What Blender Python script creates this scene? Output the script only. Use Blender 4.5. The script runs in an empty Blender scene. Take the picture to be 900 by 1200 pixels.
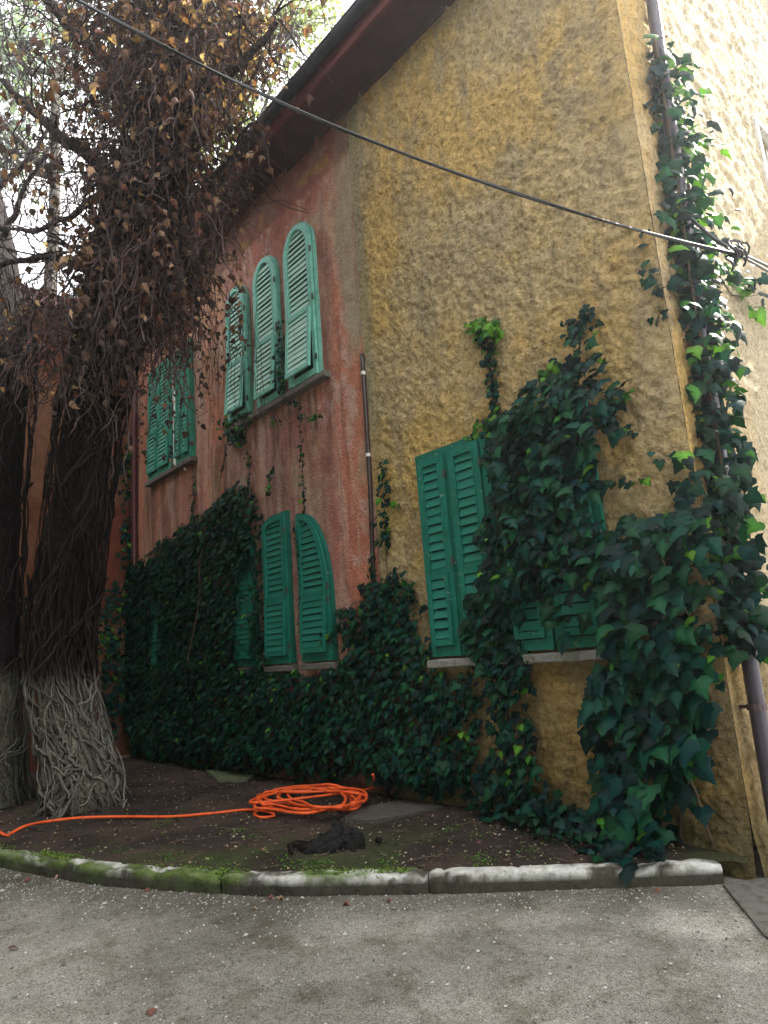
import bpy, math, random
import numpy as np
from mathutils import Matrix, Vector
rng = np.random.default_rng(11); random.seed(11)
SC = bpy.context.scene; COL = SC.collection
# ------------------------------------------------------------------ camera
CAM = np.array([2.10, -4.896, 1.6]); F = 794.0
RM = np.array([[0.65279636, 0.20227493, 0.73002861], [0.75386679, -0.0787622, -0.65228934], [-0.07444312, 0.97615643, -0.20390403]])
cam = bpy.data.cameras.new('camera'); camo = bpy.data.objects.new('camera', cam); COL.objects.link(camo)
cam.sensor_fit = 'VERTICAL'; cam.sensor_height = 24; cam.lens = F / 1200 * 24; cam.clip_start = .05; cam.clip_end = 1000
mw = Matrix([list(RM[i]) + [CAM[i]] for i in range(3)] + [[0, 0, 0, 1]]); camo.matrix_world = mw
SC.camera = camo
# ------------------------------------------------------------------ sky, sun, exposure
SUN = Vector((.16, .70, .74)).normalized()
W = bpy.data.worlds.new('World'); SC.world = W; W.use_nodes = True
nt = W.node_tree; nt.nodes.clear()
sky = nt.nodes.new('ShaderNodeTexSky'); sky.sky_type = 'NISHITA'; sky.sun_disc = False
sky.sun_elevation = math.asin(SUN.z); sky.sun_rotation = math.atan2(SUN.x, SUN.y); sky.dust_density = 4.0; sky.air_density = 1.0; sky.ozone_density = 1
bg = nt.nodes.new('ShaderNodeBackground'); bg.inputs[1].default_value = .13; wo = nt.nodes.new('ShaderNodeOutputWorld')
# high thin cloud: the photograph's sky is a blown-out white with only a hint of blue
tcw = nt.nodes.new('ShaderNodeTexCoord'); nw = nt.nodes.new('ShaderNodeTexNoise'); nw.inputs['Scale'].default_value = 2.2; nw.inputs['Detail'].default_value = 5
nt.links.new(tcw.outputs['Generated'], nw.inputs['Vector']); rw = nt.nodes.new('ShaderNodeMapRange'); rw.inputs[1].default_value = .3; rw.inputs[2].default_value = .65; rw.inputs[3].default_value = .55; rw.inputs[4].default_value = .92
nt.links.new(nw.outputs[0], rw.inputs[0]); mxw = nt.nodes.new('ShaderNodeMix'); mxw.data_type = 'RGBA'; nt.links.new(rw.outputs[0], mxw.inputs[0]); nt.links.new(sky.outputs[0], mxw.inputs[6]); mxw.inputs[7].default_value = (7.2, 7.0, 6.8, 1)
nt.links.new(mxw.outputs[2], bg.inputs[0]); nt.links.new(bg.outputs[0], wo.inputs[0])
sl = bpy.data.lights.new('sun', 'SUN'); sl.energy = 5; sl.angle = math.radians(.5); sl.color = (1, .94, .84)
so = bpy.data.objects.new('sun', sl); COL.objects.link(so); so.rotation_euler = (-SUN).to_track_quat('-Z', 'Y').to_euler(); so.location = (4, 10, 20)
SC.view_settings.view_transform = 'Standard'; SC.view_settings.look = 'None'; SC.view_settings.exposure = 2.2; SC.view_settings.gamma = 1
SC.view_settings.use_curve_mapping = False
SC.cycles.max_bounces = 6; SC.cycles.diffuse_bounces = 4; SC.cycles.transparent_max_bounces = 4

# ------------------------------------------------------------------ helpers
def at(px, py, ax, val):
    'point where the sight line of a photo pixel meets the plane axis=val (used to measure the place)'
    d = RM @ np.array([px - 450, 600 - py, -F]); t = (val - CAM[ax]) / d[ax]; return CAM + d * t
def tag(o, label=None, cat=None, group=None, kind=None):
    if label: o['label'] = label
    if cat: o['category'] = cat
    if group: o['group'] = group
    if kind: o['kind'] = kind
    return o
def empty(name, loc=(0, 0, 0)):
    o = bpy.data.objects.new(name, None); o.location = loc; o.empty_display_size = .2; COL.objects.link(o); return o
def h2(ix, iy, s):
    v = np.sin(ix * 127.1 + iy * 311.7 + s * 74.7) * 43758.5453; return v - np.floor(v)
def vn(x, y, s=0):
    x = np.asarray(x, float); y = np.asarray(y, float); ix = np.floor(x); iy = np.floor(y); fx = x - ix; fy = y - iy
    fx = fx * fx * (3 - 2 * fx); fy = fy * fy * (3 - 2 * fy)
    return (h2(ix, iy, s) * (1 - fx) + h2(ix + 1, iy, s) * fx) * (1 - fy) + (h2(ix, iy + 1, s) * (1 - fx) + h2(ix + 1, iy + 1, s) * fx) * fy
def fbm(x, y, s=0, o=4, g=.5):
    r = 0; a = 1; t = 0
    for i in range(o):
        r = r + a * vn(x, y, s + i * 3.1); t += a; a *= g; x = x * 2.03 + 5.2; y = y * 2.03 + 1.3
    return r / t
def sst(a, b, x):
    t = np.clip((np.asarray(x, float) - a) / (b - a), 0, 1); return t * t * (3 - 2 * t)
def mixc(a, b, t):
    a = np.asarray(a, float); b = np.asarray(b, float); t = np.asarray(t, float)[..., None]; return a * (1 - t) + b * t

class MB:
    def __init__(s): s.v = []; s.f = []; s.c = []; s.n = 0
    def add(s, v, f, c=None):
        v = np.asarray(v, float); k = s.n; s.v.append(v); s.n += len(v)
        s.f += [tuple(i + k for i in q) for q in f]
        c = (1, 1, 1) if c is None else c
        c = np.asarray(c, float); s.c.append(np.broadcast_to(c, (len(v), 3)).copy()); return s
    def box(s, a, b, c=None):
        (x0, y0, z0), (x1, y1, z1) = a, b
        v = [(x0, y0, z0), (x1, y0, z0), (x1, y1, z0), (x0, y1, z0), (x0, y0, z1), (x1, y0, z1), (x1, y1, z1), (x0, y1, z1)]
        return s.add(v, [(3, 2, 1, 0), (4, 5, 6, 7), (0, 1, 5, 4), (1, 2, 6, 5), (2, 3, 7, 6), (3, 0, 4, 7)], c)
    def bevbox(s, a, b, r, c=None):
        a = np.array(a, float); b = np.array(b, float); v = []; 
        for k in range(3):
            for sx in (0, 1):
                for sy in (0, 1):
                    for sz in (0, 1):
                        p = np.array([(a[0], b[0])[sx], (a[1], b[1])[sy], (a[2], b[2])[sz]])
                        q = p.copy()
                        for m in range(3):
                            if m != k: q[m] += r if (sx, sy, sz)[m] == 0 else -r
                        v.append(q)
        I = lambda k, x, y, z: k * 8 + x * 4 + y * 2 + z
        f = []
        for x in (0, 1):
            q = [I(0, x, 0, 0), I(0, x, 1, 0), I(0, x, 1, 1), I(0, x, 0, 1)]; f.append(q if x else q[::-1])
            q = [I(1, 0, x, 0), I(1, 0, x, 1), I(1, 1, x, 1), I(1, 1, x, 0)]; f.append(q if x else q[::-1])
            q = [I(2, 0, 0, x), I(2, 1, 0, x), I(2, 1, 1, x), I(2, 0, 1, x)]; f.append(q if x else q[::-1])
        for u in (0, 1):
            for w in (0, 1):
                f.append([I(0, u, w, 0), I(0, u, w, 1), I(1, u, w, 1), I(1, u, w, 0)])
                f.append([I(0, u, 0, w), I(0, u, 1, w), I(2, u, 1, w), I(2, u, 0, w)])
                f.append([I(1, 0, u, w), I(1, 1, u, w), I(2, 1, u, w), I(2, 0, u, w)])
        for x in (0, 1):
            for y in (0, 1):
                for z in (0, 1): f.append([I(0, x, y, z), I(1, x, y, z), I(2, x, y, z)])
        return s.add(v, f, c)
    def tube(s, P, r, n=6, c=None, cap=True):
        P = np.asarray(P, float); m = len(P); r = np.broadcast_to(np.asarray(r, float), (m,))
        T = np.gradient(P, axis=0); T /= np.linalg.norm(T, axis=1)[:, None] + 1e-9
        ref = np.array([0, 0, 1.]) if abs(T[:, 2]).mean() < .8 else np.array([1., 0, 0])
        U = np.cross(T, ref); U /= np.linalg.norm(U, axis=1)[:, None] + 1e-9; V = np.cross(T, U)
        a = np.arange(n) / n * 2 * math.pi
        v = P[:, None] + r[:, None, None] * (np.cos(a)[None, :, None] * U[:, None] + np.sin(a)[None, :, None] * V[:, None])
        f = [(i * n + j, i * n + (j + 1) % n, (i + 1) * n + (j + 1) % n, (i + 1) * n + j) for i in range(m - 1) for j in range(n)]
        if cap: f += [tuple(range(n))[::-1], tuple(range((m - 1) * n, m * n))]
        if c is not None and np.ndim(c) == 2: c = np.repeat(c, n, axis=0)
        return s.add(v.reshape(-1, 3), f, c)
    def build(s, name, mat, parent=None, smooth=False, off=(0, 0, 0)):
        me = bpy.data.meshes.new(name); v = np.concatenate(s.v) - np.array(off)
        me.from_pydata(v.tolist(), [], s.f); c = np.concatenate(s.c)
        at_ = me.color_attributes.new('Col', 'FLOAT_COLOR', 'POINT'); at_.data.foreach_set('color', np.hstack([c, np.ones((len(c), 1))]).ravel())
        if smooth: me.polygons.foreach_set('use_smooth', [True] * len(me.polygons))
        me.materials.append(mat); me.update()
        return link(name, me, parent)
def link(name, me, parent=None):
    o = bpy.data.objects.new(name, me); COL.objects.link(o)
    if parent: o.parent = parent
    return o
def grid(mb, P, C, flip=False):
    'P: (a,b,3) array of points, C: (a,b,3) colours'
    a, b = P.shape[:2]; i = np.arange(a - 1)[:, None] * b + np.arange(b - 1)[None]
    q = np.stack([i, i + b, i + b + 1, i + 1], -1).reshape(-1, 4)
    if flip: q = q[:, ::-1]
    mb.add(P.reshape(-1, 3), q.tolist(), C.reshape(-1, 3))
def smoothpath(P, k=6):
    P = np.asarray(P, float); Q = np.vstack([2 * P[0] - P[1], P, 2 * P[-1] - P[-2]]); out = []
    for i in range(1, len(Q) - 2):
        p0, p1, p2, p3 = Q[i - 1:i + 3]
        for t in np.linspace(0, 1, k, endpoint=False):
            out.append(.5 * (2 * p1 + (p2 - p0) * t + (2 * p0 - 5 * p1 + 4 * p2 - p3) * t * t + (3 * p1 - p0 - 3 * p2 + p3) * t ** 3))
    out.append(Q[-2]); return np.array(out)
def inpoly(x, z, poly):
    x = np.asarray(x); z = np.asarray(z); r = np.zeros(x.shape, bool); n = len(poly)
    for i in range(n):
        x0, z0 = poly[i]; x1, z1 = poly[(i + 1) % n]
        if z0 == z1: continue
        c = ((z0 > z) != (z1 > z)) & (x < (x1 - x0) * (z - z0) / (z1 - z0) + x0); r ^= c
    return r
def edged(x, z, poly):
    d = np.full(x.shape, 1e9); n = len(poly)
    for i in range(n):
        a = np.array(poly[i]); b = np.array(poly[(i + 1) % n]); ab = b - a; L = ab @ ab + 1e-9
        t = np.clip(((x - a[0]) * ab[0] + (z - a[1]) * ab[1]) / L, 0, 1); d = np.minimum(d, np.hypot(x - a[0] - t * ab[0], z - a[1] - t * ab[1]))
    return d
def facpoly(px, y=-.12): return [(at(x, yy, 1, y)[0], at(x, yy, 1, y)[2]) for x, yy in px]

# ------------------------------------------------------------------ materials
def mat(name, base=None, rough=.8, bump=(), noise=(), spec=.3, transl=0, metal=0, coat=0, usecol=True, wet=None):
    '''base colour times the mesh colour; noise: (scale, amount, colour) layers; bump: (scale, strength, distance, kind)'''
    m = bpy.data.materials.new(name); m.use_nodes = True; t = m.node_tree; N = t.nodes; L = t.links
    b = N['Principled BSDF']; b.inputs['Roughness'].default_value = rough; b.inputs['Specular IOR Level'].default_value = spec; b.inputs['Metallic'].default_value = metal
    if coat: b.inputs['Coat Weight'].default_value = coat
    tc = N.new('ShaderNodeTexCoord'); cur = None
    if usecol:
        a = N.new('ShaderNodeAttribute'); a.attribute_name = 'Col'; cur = a.outputs['Color']
    if base:
        if cur:
            mx = N.new('ShaderNodeMix'); mx.data_type = 'RGBA'; mx.blend_type = 'MULTIPLY'; mx.inputs[0].default_value = 1
            L.new(cur, mx.inputs[6]); mx.inputs[7].default_value = (*base, 1); cur = mx.outputs[2]
        else:
            r = N.new('ShaderNodeRGB'); r.outputs[0].default_value = (*base, 1); cur = r.outputs[0]
    for sc, lo, hi, col, kind in noise:
        n = N.new('ShaderNodeTexNoise'); n.inputs['Scale'].default_value = sc; n.inputs['Detail'].default_value = 6; n.inputs['Roughness'].default_value = .65
        L.new(tc.outputs['Object'], n.inputs['Vector'])
        rp = N.new('ShaderNodeMapRange'); rp.inputs[1].default_value = lo; rp.inputs[2].default_value = hi; L.new(n.outputs[0], rp.inputs[0])
        mx = N.new('ShaderNodeMix'); mx.data_type = 'RGBA'; mx.blend_type = kind; L.new(rp.outputs[0], mx.inputs[0]); L.new(cur, mx.inputs[6]); mx.inputs[7].default_value = (*col, 1); cur = mx.outputs[2]
    L.new(cur, b.inputs['Base Color']); prev = None
    for sc, st, dist, kind in bump:
        if kind == 'v':
            n = N.new('ShaderNodeTexVoronoi'); n.inputs['Scale'].default_value = sc; o = n.outputs['Distance']
        else:
            n = N.new('ShaderNodeTexNoise'); n.inputs['Scale'].default_value = sc; n.inputs['Detail'].default_value = 5; n.inputs['Roughness'].default_value = .6; o = n.outputs[0]
        L.new(tc.outputs['Object'], n.inputs['Vector'])
        bp = N.new('ShaderNodeBump'); bp.inputs['Strength'].default_value = st; bp.inputs['Distance'].default_value = dist; L.new(o, bp.inputs['Height'])
        if prev: L.new(prev, bp.inputs['Normal'])
        prev = bp.outputs[0]
    if prev: L.new(prev, b.inputs['Normal'])
    if transl:
        tr = N.new('ShaderNodeBsdfTranslucent'); ms = N.new('ShaderNodeMixShader'); ms.inputs[0].default_value = transl
        g = N.new('ShaderNodeMix'); g.data_type = 'RGBA'; g.blend_type = 'MULTIPLY'; g.inputs[0].default_value = 1; L.new(cur, g.inputs[6]); g.inputs[7].default_value = (1.9, 2.2, .9, 1)
        L.new(g.outputs[2], tr.inputs[0]); L.new(b.outputs[0], ms.inputs[1]); L.new(tr.outputs[0], ms.inputs[2]); L.new(ms.outputs[0], N['Material Output'].inputs[0])
    return m
M = {}
M['stucco'] = mat('rough_stucco', rough=.95, spec=.1, noise=[(26, .46, .62, (.66, .60, .52), 'MULTIPLY'), (60, .55, .68, (1.3, 1.27, 1.2), 'MULTIPLY')], bump=[(30, 1, .06, 'n'), (80, 1, .025, 'n')])
M['redst'] = mat('red_render', rough=.93, spec=.1, noise=[(5, .45, .75, (.8, .74, .72), 'MULTIPLY'), (40, .45, .65, (.72, .66, .64), 'MULTIPLY'), (3, .6, .72, (1.25, 1.15, 1.1), 'MULTIPLY')], bump=[(38, 1, .03, 'n'), (90, .7, .01, 'n')])
M['soil'] = mat('damp_soil', rough=.95, spec=.15, noise=[(3, .45, .7, (.6, .6, .55), 'MULTIPLY'), (25, .5, .7, (.5, .5, .5), 'MULTIPLY')], bump=[(14, .7, .03, 'n'), (70, .6, .01, 'n')])
M['road'] = mat('gravelly_road', rough=.9, spec=.2, noise=[(2.6, .5, .64, (.66, .64, .58), 'MULTIPLY'), (1.2, .4, .7, (.72, .71, .68), 'MULTIPLY'), (110, .5, .58, (.42, .42, .42), 'MULTIPLY'), (150, .56, .62, (1.9, 1.9, 1.85), 'MULTIPLY'), (35, .5, .62, (.72, .71, .69), 'MULTIPLY'), (7, .52, .7, (.75, .73, .68), 'MULTIPLY')], bump=[(9, .35, .02, 'n'), (120, .9, .008, 'n'), (260, .5, .004, 'v')])
M['stone'] = mat('weathered_stone', rough=.9, spec=.2, noise=[(14, .48, .68, (.55, .55, .5), 'MULTIPLY'), (60, .5, .7, (.7, .7, .68), 'MULTIPLY')], bump=[(25, .7, .015, 'n'), (90, .5, .005, 'n')])
M['green'] = mat('painted_shutter', rough=.55, spec=.3, noise=[(3, .45, .7, (.72, .78, .78), 'MULTIPLY'), (14, .5, .7, (.62, .68, .66), 'MULTIPLY'), (28, .62, .68, (.30, .36, .31), 'MIX'), (50, .62, .75, (1.35, 1.2, 1.15), 'MULTIPLY')], bump=[(60, .15, .002, 'n')])
M['ivy'] = mat('ivy_leaf', rough=.5, spec=.13, transl=.16, noise=[(35, .5, .8, (.7, .75, .7), 'MULTIPLY')])
M['dead'] = mat('dead_leaf', rough=.75, spec=.25, transl=.25, noise=[(50, .45, .7, (.6, .55, .5), 'MULTIPLY')])
M['bark'] = mat('bark', rough=.95, spec=.1, noise=[(10, .45, .7, (.45, .45, .45), 'MULTIPLY'), (28, .5, .62, (.4, .4, .38), 'MULTIPLY')], bump=[(18, 1., .04, 'n'), (60, .6, .01, 'n')])
M['stem'] = mat('woody_stem', rough=.95, spec=.08, noise=[(30, .45, .7, (.45, .44, .42), 'MULTIPLY'), (90, .5, .65, (.6, .6, .58), 'MULTIPLY')], bump=[(70, .8, .008, 'n')])
M['paint'] = mat('old_painted_wood', rough=.7, spec=.2, noise=[(4, .45, .7, (.55, .55, .6), 'MULTIPLY')], bump=[(30, .2, .005, 'n')])
M['metal'] = mat('painted_metal_pipe', rough=.35, spec=.5, metal=.15, noise=[(8, .5, .75, (.6, .5, .5), 'MULTIPLY')])
M['hose'] = mat('orange_hose', rough=.5, spec=.35, noise=[(9, .5, .68, (.62, .5, .45), 'MULTIPLY'), (60, .58, .7, (.6, .5, .4), 'MULTIPLY')], bump=[(80, .3, .003, 'n')])
M['rubber'] = mat('black_rubber', rough=.5, spec=.4, base=(.015, .016, .02), usecol=False)
M['glass'] = mat('window_glass', rough=.12, spec=.6, base=(.05, .07, .08), usecol=False)
M['cloth'] = mat('white_curtain', rough=.9, base=(.8, .8, .78), usecol=False)
M['tile'] = mat('roof_tile', rough=.9, spec=.15, noise=[(6, .4, .7, (.5, .5, .5), 'MULTIPLY')], bump=[(40, .3, .01, 'n')])

# ================================================================== THE HOUSE
house = tag(empty('house', (-5, 0, 0)), 'two-storey house with red and ochre plaster, green louvred shutters and ivy', 'house')
HO = (-5, 0, 0)
def hb(mb, name, m, smooth=False, parent=None): return mb.build(name, m, parent or house, smooth, off=HO if parent is None else HO)
# --- yellow plaster, x -3.55..0 (front)
def yellowcol(u, z, s=0):
    c = mixc((.72, .50, .20), (.65, .50, .28), sst(.42, .62, fbm(u * .9, z * .9, 1 + s)))
    c = mixc(c, (.74, .52, .20), .5 * sst(.5, .72, fbm(u * 2.4 + 7, z * 1.9, 4 + s, 6, .65)))
    c = mixc(c, (.44, .365, .25), .6 * sst(.48, .7, fbm(u * 3.6 + 3, z * 1.8, 8 + s, 6, .65)))
    c = c * (.74 + .5 * fbm(u * 14, z * 14, 12 + s, 3))[..., None]
    c = mixc(c, (.40, .33, .22), .4 * sst(.54, .68, fbm(u * 7, z * .45, 28 + s, 5, .6)) * sst(1, 3, z))
    low = sst(2.4, .1, z + .7 * (fbm(u * 1.5, z * 1.2, 15 + s) - .5)); c = mixc(c, (.2, .14, .055), .62 * low)  # dirt tone that also paints in the light falling off toward the ground
    c = mixc(c, (.12, .13, .075), .6 * sst(.55, .0, z + .5 * (fbm(u * 3, z * 3, 18 + s) - .5))); return c  # mossy foot, part of the same painted falloff
nx, nz = 150, 350; X, Z = np.meshgrid(np.linspace(-3.5, 0, nx), np.linspace(-.1, 8.45, nz), indexing='ij')
rel = .062 * (fbm(X * 14, Z * 14, 2, 3, .7) - .5) + .05 * (fbm(X * 1.2, Z * 1.2, 9, 2) - .5) + .03 * (np.abs(fbm(X * 16, Z * 19, 22, 3) - .5) * 2)
rel *= sst(0, .12, -X) * .9 + .1; rel = rel * (1 - .6 * sst(-3.25, -3.45, X))
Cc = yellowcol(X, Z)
strip = sst(-3.18, -3.36, X + .28 * (fbm(X * 3, Z * 1.6, 31) - .5)) * sst(3.6, 5., Z + 1.2 * (fbm(X * 2, Z * 2, 33) - .5))
Cc = mixc(Cc, (.40, .37, .25), .75 * strip)
Cc = mixc(Cc, (.47, .40, .26), .6 * sst(.45, .7, fbm(X * 12, Z * 2.5, 35)) * sst(6.9, 8.2, Z))
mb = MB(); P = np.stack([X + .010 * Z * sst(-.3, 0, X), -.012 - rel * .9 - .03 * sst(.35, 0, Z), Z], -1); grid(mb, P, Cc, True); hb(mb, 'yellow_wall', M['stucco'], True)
# --- red plaster, x -10.6..-3.5
nx, nz = 240, 290; X, Z = np.meshgrid(np.linspace(-10.6, -3.5, nx), np.linspace(-.1, 8.45, nz), indexing='ij')
pan = np.zeros_like(X)
for a, b in ((-4.05, -3.5), (-5.05, -4.2), (-7.75, -6.9), (-10.6, -9.75)): pan = np.maximum(pan, sst(a - .04, a + .03, X + .1 * (fbm(X * 2, Z * 1.5, 44) - .5)) * sst(b + .04, b - .03, X + .1 * (fbm(X * 2, Z * 1.5, 46) - .5)) * (.35 if b == -4.2 else 1))
rough = 1 - pan
Cr = mixc((.50, .275, .22), (.60, .25, .17), pan)
Cr = mixc(Cr, (.46, .16, .12), .55 * sst(.5, .66, fbm(X * 1.4, Z * .8, 51)))
Cr = mixc(Cr, (.24, .10, .085), .6 * sst(.52, .66, fbm(X * 2.6 + 2, Z * 1.2, 151, 6, .65)) * rough); Cr = mixc(Cr, (.62, .47, .42), .6 * sst(.55, .68, fbm(X * 3.1 + 5, Z * 2.2, 154, 6, .7))); Cr = mixc(Cr, (.50, .40, .29), .6 * sst(.55, .72, fbm(X * 2.2 + 9, Z * 1.1, 54)))
Cr = mixc(Cr, (.62, .40, .27), .85 * sst(-6.6, -6.95, X) * sst(-9.8, -8.0, X) * sst(5.2, 6.4, Z) * (.45 + .8 * fbm(X * 2, Z * 2, 59)))
Cr = mixc(Cr, (.50, .24, .16), .55 * sst(-6.8, -8.5, X) * sst(3., 4.5, Z))
Cr = mixc(Cr, (.34, .14, .15), .5 * sst(-5.95, -5.75, X) * sst(-4.1, -4.5, X) * sst(5, 4.6, Z) * sst(.4, .6, fbm(X * 3, Z, 57) + .1))
sil = sst(.28, .1, np.abs(X + 3.62 + .35 * (fbm(X, Z * 1.3, 61) - .5))) * sst(5.0, 5.5, Z + .5 * (fbm(X * 3, Z * 2, 63) - .5)); Cr = mixc(Cr, (.38, .35, .25), .8 * sil)
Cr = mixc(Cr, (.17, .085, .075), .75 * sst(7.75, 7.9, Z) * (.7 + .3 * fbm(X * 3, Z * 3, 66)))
Cr = mixc(Cr, (.42, .26, .09), .7 * sst(.56, .66, fbm(X * 2.5, Z * 4, 68)) * sst(7.8, 7.85, Z) * sst(8.2, 8.1, Z))
drip = sst(.52, .68, fbm(X * 6, Z * .5, 71)) * sst(5.1, 4.9, Z) * sst(3.0, 4.6, Z); Cr = mixc(Cr, (.16, .09, .07), .7 * drip); Cr = mixc(Cr, (.62, .46, .38), .5 * sst(.52, .66, fbm(X * 5 + 3, Z * .6, 171, 5, .65)) * (Z < 7.8)); Cr = mixc(Cr, (.25, .13, .11), .45 * sst(.54, .66, fbm(X * 7 + 9, Z * .45, 174, 5, .65)))
Cr = Cr * (.82 + .36 * fbm(X * 16, Z * 16, 73, 3))[..., None]
Cr = mixc(Cr, (.13, .06, .035), .5 * sst(1.8, .1, Z))  # lower red wall darkened in its colour for the dimmer light there
rel = .018 * (fbm(X * 14, Z * 14, 81, 4, .6) - .5) * (rough * .8 + .25) + .03 * (fbm(X * 1.1, Z * 1.1, 85, 2) - .5) + .012 * rough + .022 * sst(7.84, 7.86, Z + .02 * fbm(X * 3, X * 0, 88))
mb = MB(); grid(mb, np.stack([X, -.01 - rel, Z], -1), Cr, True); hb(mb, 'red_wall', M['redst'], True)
# --- gable wall facing right (x = 0)
ny, nz = 210, 300; Y, V = np.meshgrid(np.linspace(0, 9.0, ny) ** 1, np.linspace(0, 1, nz), indexing='ij')
top = 8.5 + .55 * np.minimum(Y, 9 - Y); Z = -.1 + V * (top + .1)
rel = .085 * (fbm(Y * 9, Z * 9, 102, 4, .7) - .5) + .05 * (fbm(Y * 1.2, Z * 1.2, 109, 2) - .5); rel *= sst(0, .12, Y) * .9 + .1
Cg = yellowcol(Y, Z, 40); Cg = mixc(Cg, (.78, .70, .54), .75 * sst(.3, 1.6, Y))  # cream gradient away from the corner paints in the flare's brightening
hole = (Y > 3.16) & (Y < 4.35) & (Z > 5.35) & (Z < 7.33)
Xg = .010 * Z * 1.0 + rel * .9 + .03 * sst(.35, 0, Z) - .16 * hole
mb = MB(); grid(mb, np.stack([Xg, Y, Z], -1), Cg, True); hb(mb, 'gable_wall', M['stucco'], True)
mb = MB(); mb.box((-10.6, 8.9, -.1), (0, 9, 8.5)); mb.box((-10.55, .05, 8.3), (-.05, 8.9, 8.4)); hb(mb, 'rear_wall', M['redst'])
mb = MB(); mb.box((-10.55, .06, -.1), (-.2, .25, 8.3)); hb(mb, 'wall_core', M['redst'])
# gable window: glass, frame, arched moulding
mb = MB(); mb.box((-.07, 3.0, 5.3), (-.05, 4.5, 7.42)); hb(mb, 'window', M['glass']).name = 'window'
gw = house.children[-1]
mb = MB(); c = (.75, .74, .7)
mb.box((.02, 3.10, 5.3), (.10, 3.18, 7.40), c); mb.box((.02, 4.33, 5.3), (.10, 4.41, 7.40), c); mb.box((.02, 3.18, 7.32), (.10, 4.33, 7.40), c)
for y in (3.75,): mb.box((-.05, y - .03, 5.35), (-.01, y + .03, 7.3), c)
for z in (5.38, 6.72): mb.box((-.048, 3.18, z - .035), (-.005, 4.33, z + .035), c)
mb.box((-.02, 3.05, 5.20), (.16, 4.46, 5.298), c); mb.build('window_frame', M['stone'], gw, off=HO)
# --- wing at the left, facing +x
ny, nz = 110, 150; Y, Z = np.meshgrid(np.linspace(-7, 0, ny), np.linspace(-.1, 8.46, nz), indexing='ij')
Cw = mixc((.44, .22, .13), (.40, .13, .08), sst(.4, .62, fbm(Y * 1.1, Z * .5, 121)))
Cw = mixc(Cw, (.5, .3, .18), .6 * sst(.52, .7, fbm(Y * 2, Z * 1, 124))); Cw = mixc(Cw, (.2, .09, .06), .85 * sst(6.9, 7.9, Z)); Cw = Cw * (.75 + .45 * fbm(Y * 10, Z * 10, 128, 3))[..., None]  # top of the wing darkened in colour for the shade up there
Cw = Cw * .55; Cw = mixc(Cw, (.14, .06, .04), .6 * sst(1.9, .2, Z))  # foot darkened in colour as well, dimmer light painted in
rel = .05 * (fbm(Y * 9, Z * 9, 131, 3, .6) - .5)
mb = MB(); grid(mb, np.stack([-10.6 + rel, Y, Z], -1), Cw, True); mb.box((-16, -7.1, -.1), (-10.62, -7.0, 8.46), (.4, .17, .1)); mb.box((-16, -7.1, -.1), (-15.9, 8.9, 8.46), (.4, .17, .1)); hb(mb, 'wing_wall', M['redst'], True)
mb = MB(); mb.box((-16.1, -7.2, 8.44), (-10.45, 9, 8.55), (.1, .05, .05)); hb(mb, 'wing_eave', M['paint'])
# --- roof: soffit, fascia, gutter, slopes with tile rows
mb = MB(); mb.box((-10.44, -.50, 8.46), (.3, .0, 8.50), (.065, .024, .026)); hb(mb, 'soffit', M['paint'])
mb = MB(); mb.box((-10.44, -.04, 8.36), (.0, -.022, 8.458), (.10, .06, .05)); hb(mb, 'cornice_board', M['paint'])
mb = MB(); mb.box((-10.43, -.54, 8.44), (.3, -.503, 8.64), (.12, .032, .03)); hb(mb, 'fascia', M['paint'])
a = np.linspace(-math.pi, 0, 9); mb = MB()
Pg = np.array([[(x, -.615 + .075 * math.cos(t), 8.66 + .085 * math.sin(t)) for t in a] for x in np.linspace(-10.4, .3, 40)]); grid(mb, Pg, np.full(Pg.shape, .045) * np.array([.8, .9, 1.3])); 
Pg2 = Pg.copy(); Pg2[..., 1] = -.615 + (Pg[..., 1] + .615) * .9; Pg2[..., 2] += .006; grid(mb, Pg2, np.full(Pg.shape, .05), True)
mb.tube([(-10.4, -.69, 8.665), (.3, -.69, 8.665)], .012, 6, (.05, .055, .075)); g_ = hb(mb, 'gutter', M['metal'], True)
for i in range(12):
    mb = MB(); x = -9.9 + i * .88; mb.tube([(x, -.505, 8.68), (x, -.60, 8.565), (x, -.70, 8.62), (x, -.705, 8.69)], .009, 5, (.05, .05, .06)); mb.build('gutter_bracket', M['metal'], g_, off=HO)
mb = MB()
for sgn in (0, 1):
    xs = np.linspace(-10.5, .35, 218 * 2 + 1); ts = np.linspace(0, 1, 22); XX, TT = np.meshgrid(xs, ts, indexing='ij')
    YY = -.6 + TT * 5.1; ZZ = 8.72 + TT * 2.8 + .035 * np.abs(np.sin(XX * math.pi / .2)) + .02 * ((TT * 21) % 2)
    if sgn: YY = 9 - YY
    grid(mb, np.stack([XX, YY, ZZ], -1), mixc((.4, .17, .1), (.25, .14, .09), fbm(XX * 2, TT * 20, 141)), bool(sgn))
hb(mb, 'roof', M['tile'])
mb = MB(); mb.box((-16.2, -7.2, 8.56), (-10.52, 9, 8.72), (.07, .04, .04)); hb(mb, 'wing_roof', M['tile'])

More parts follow.
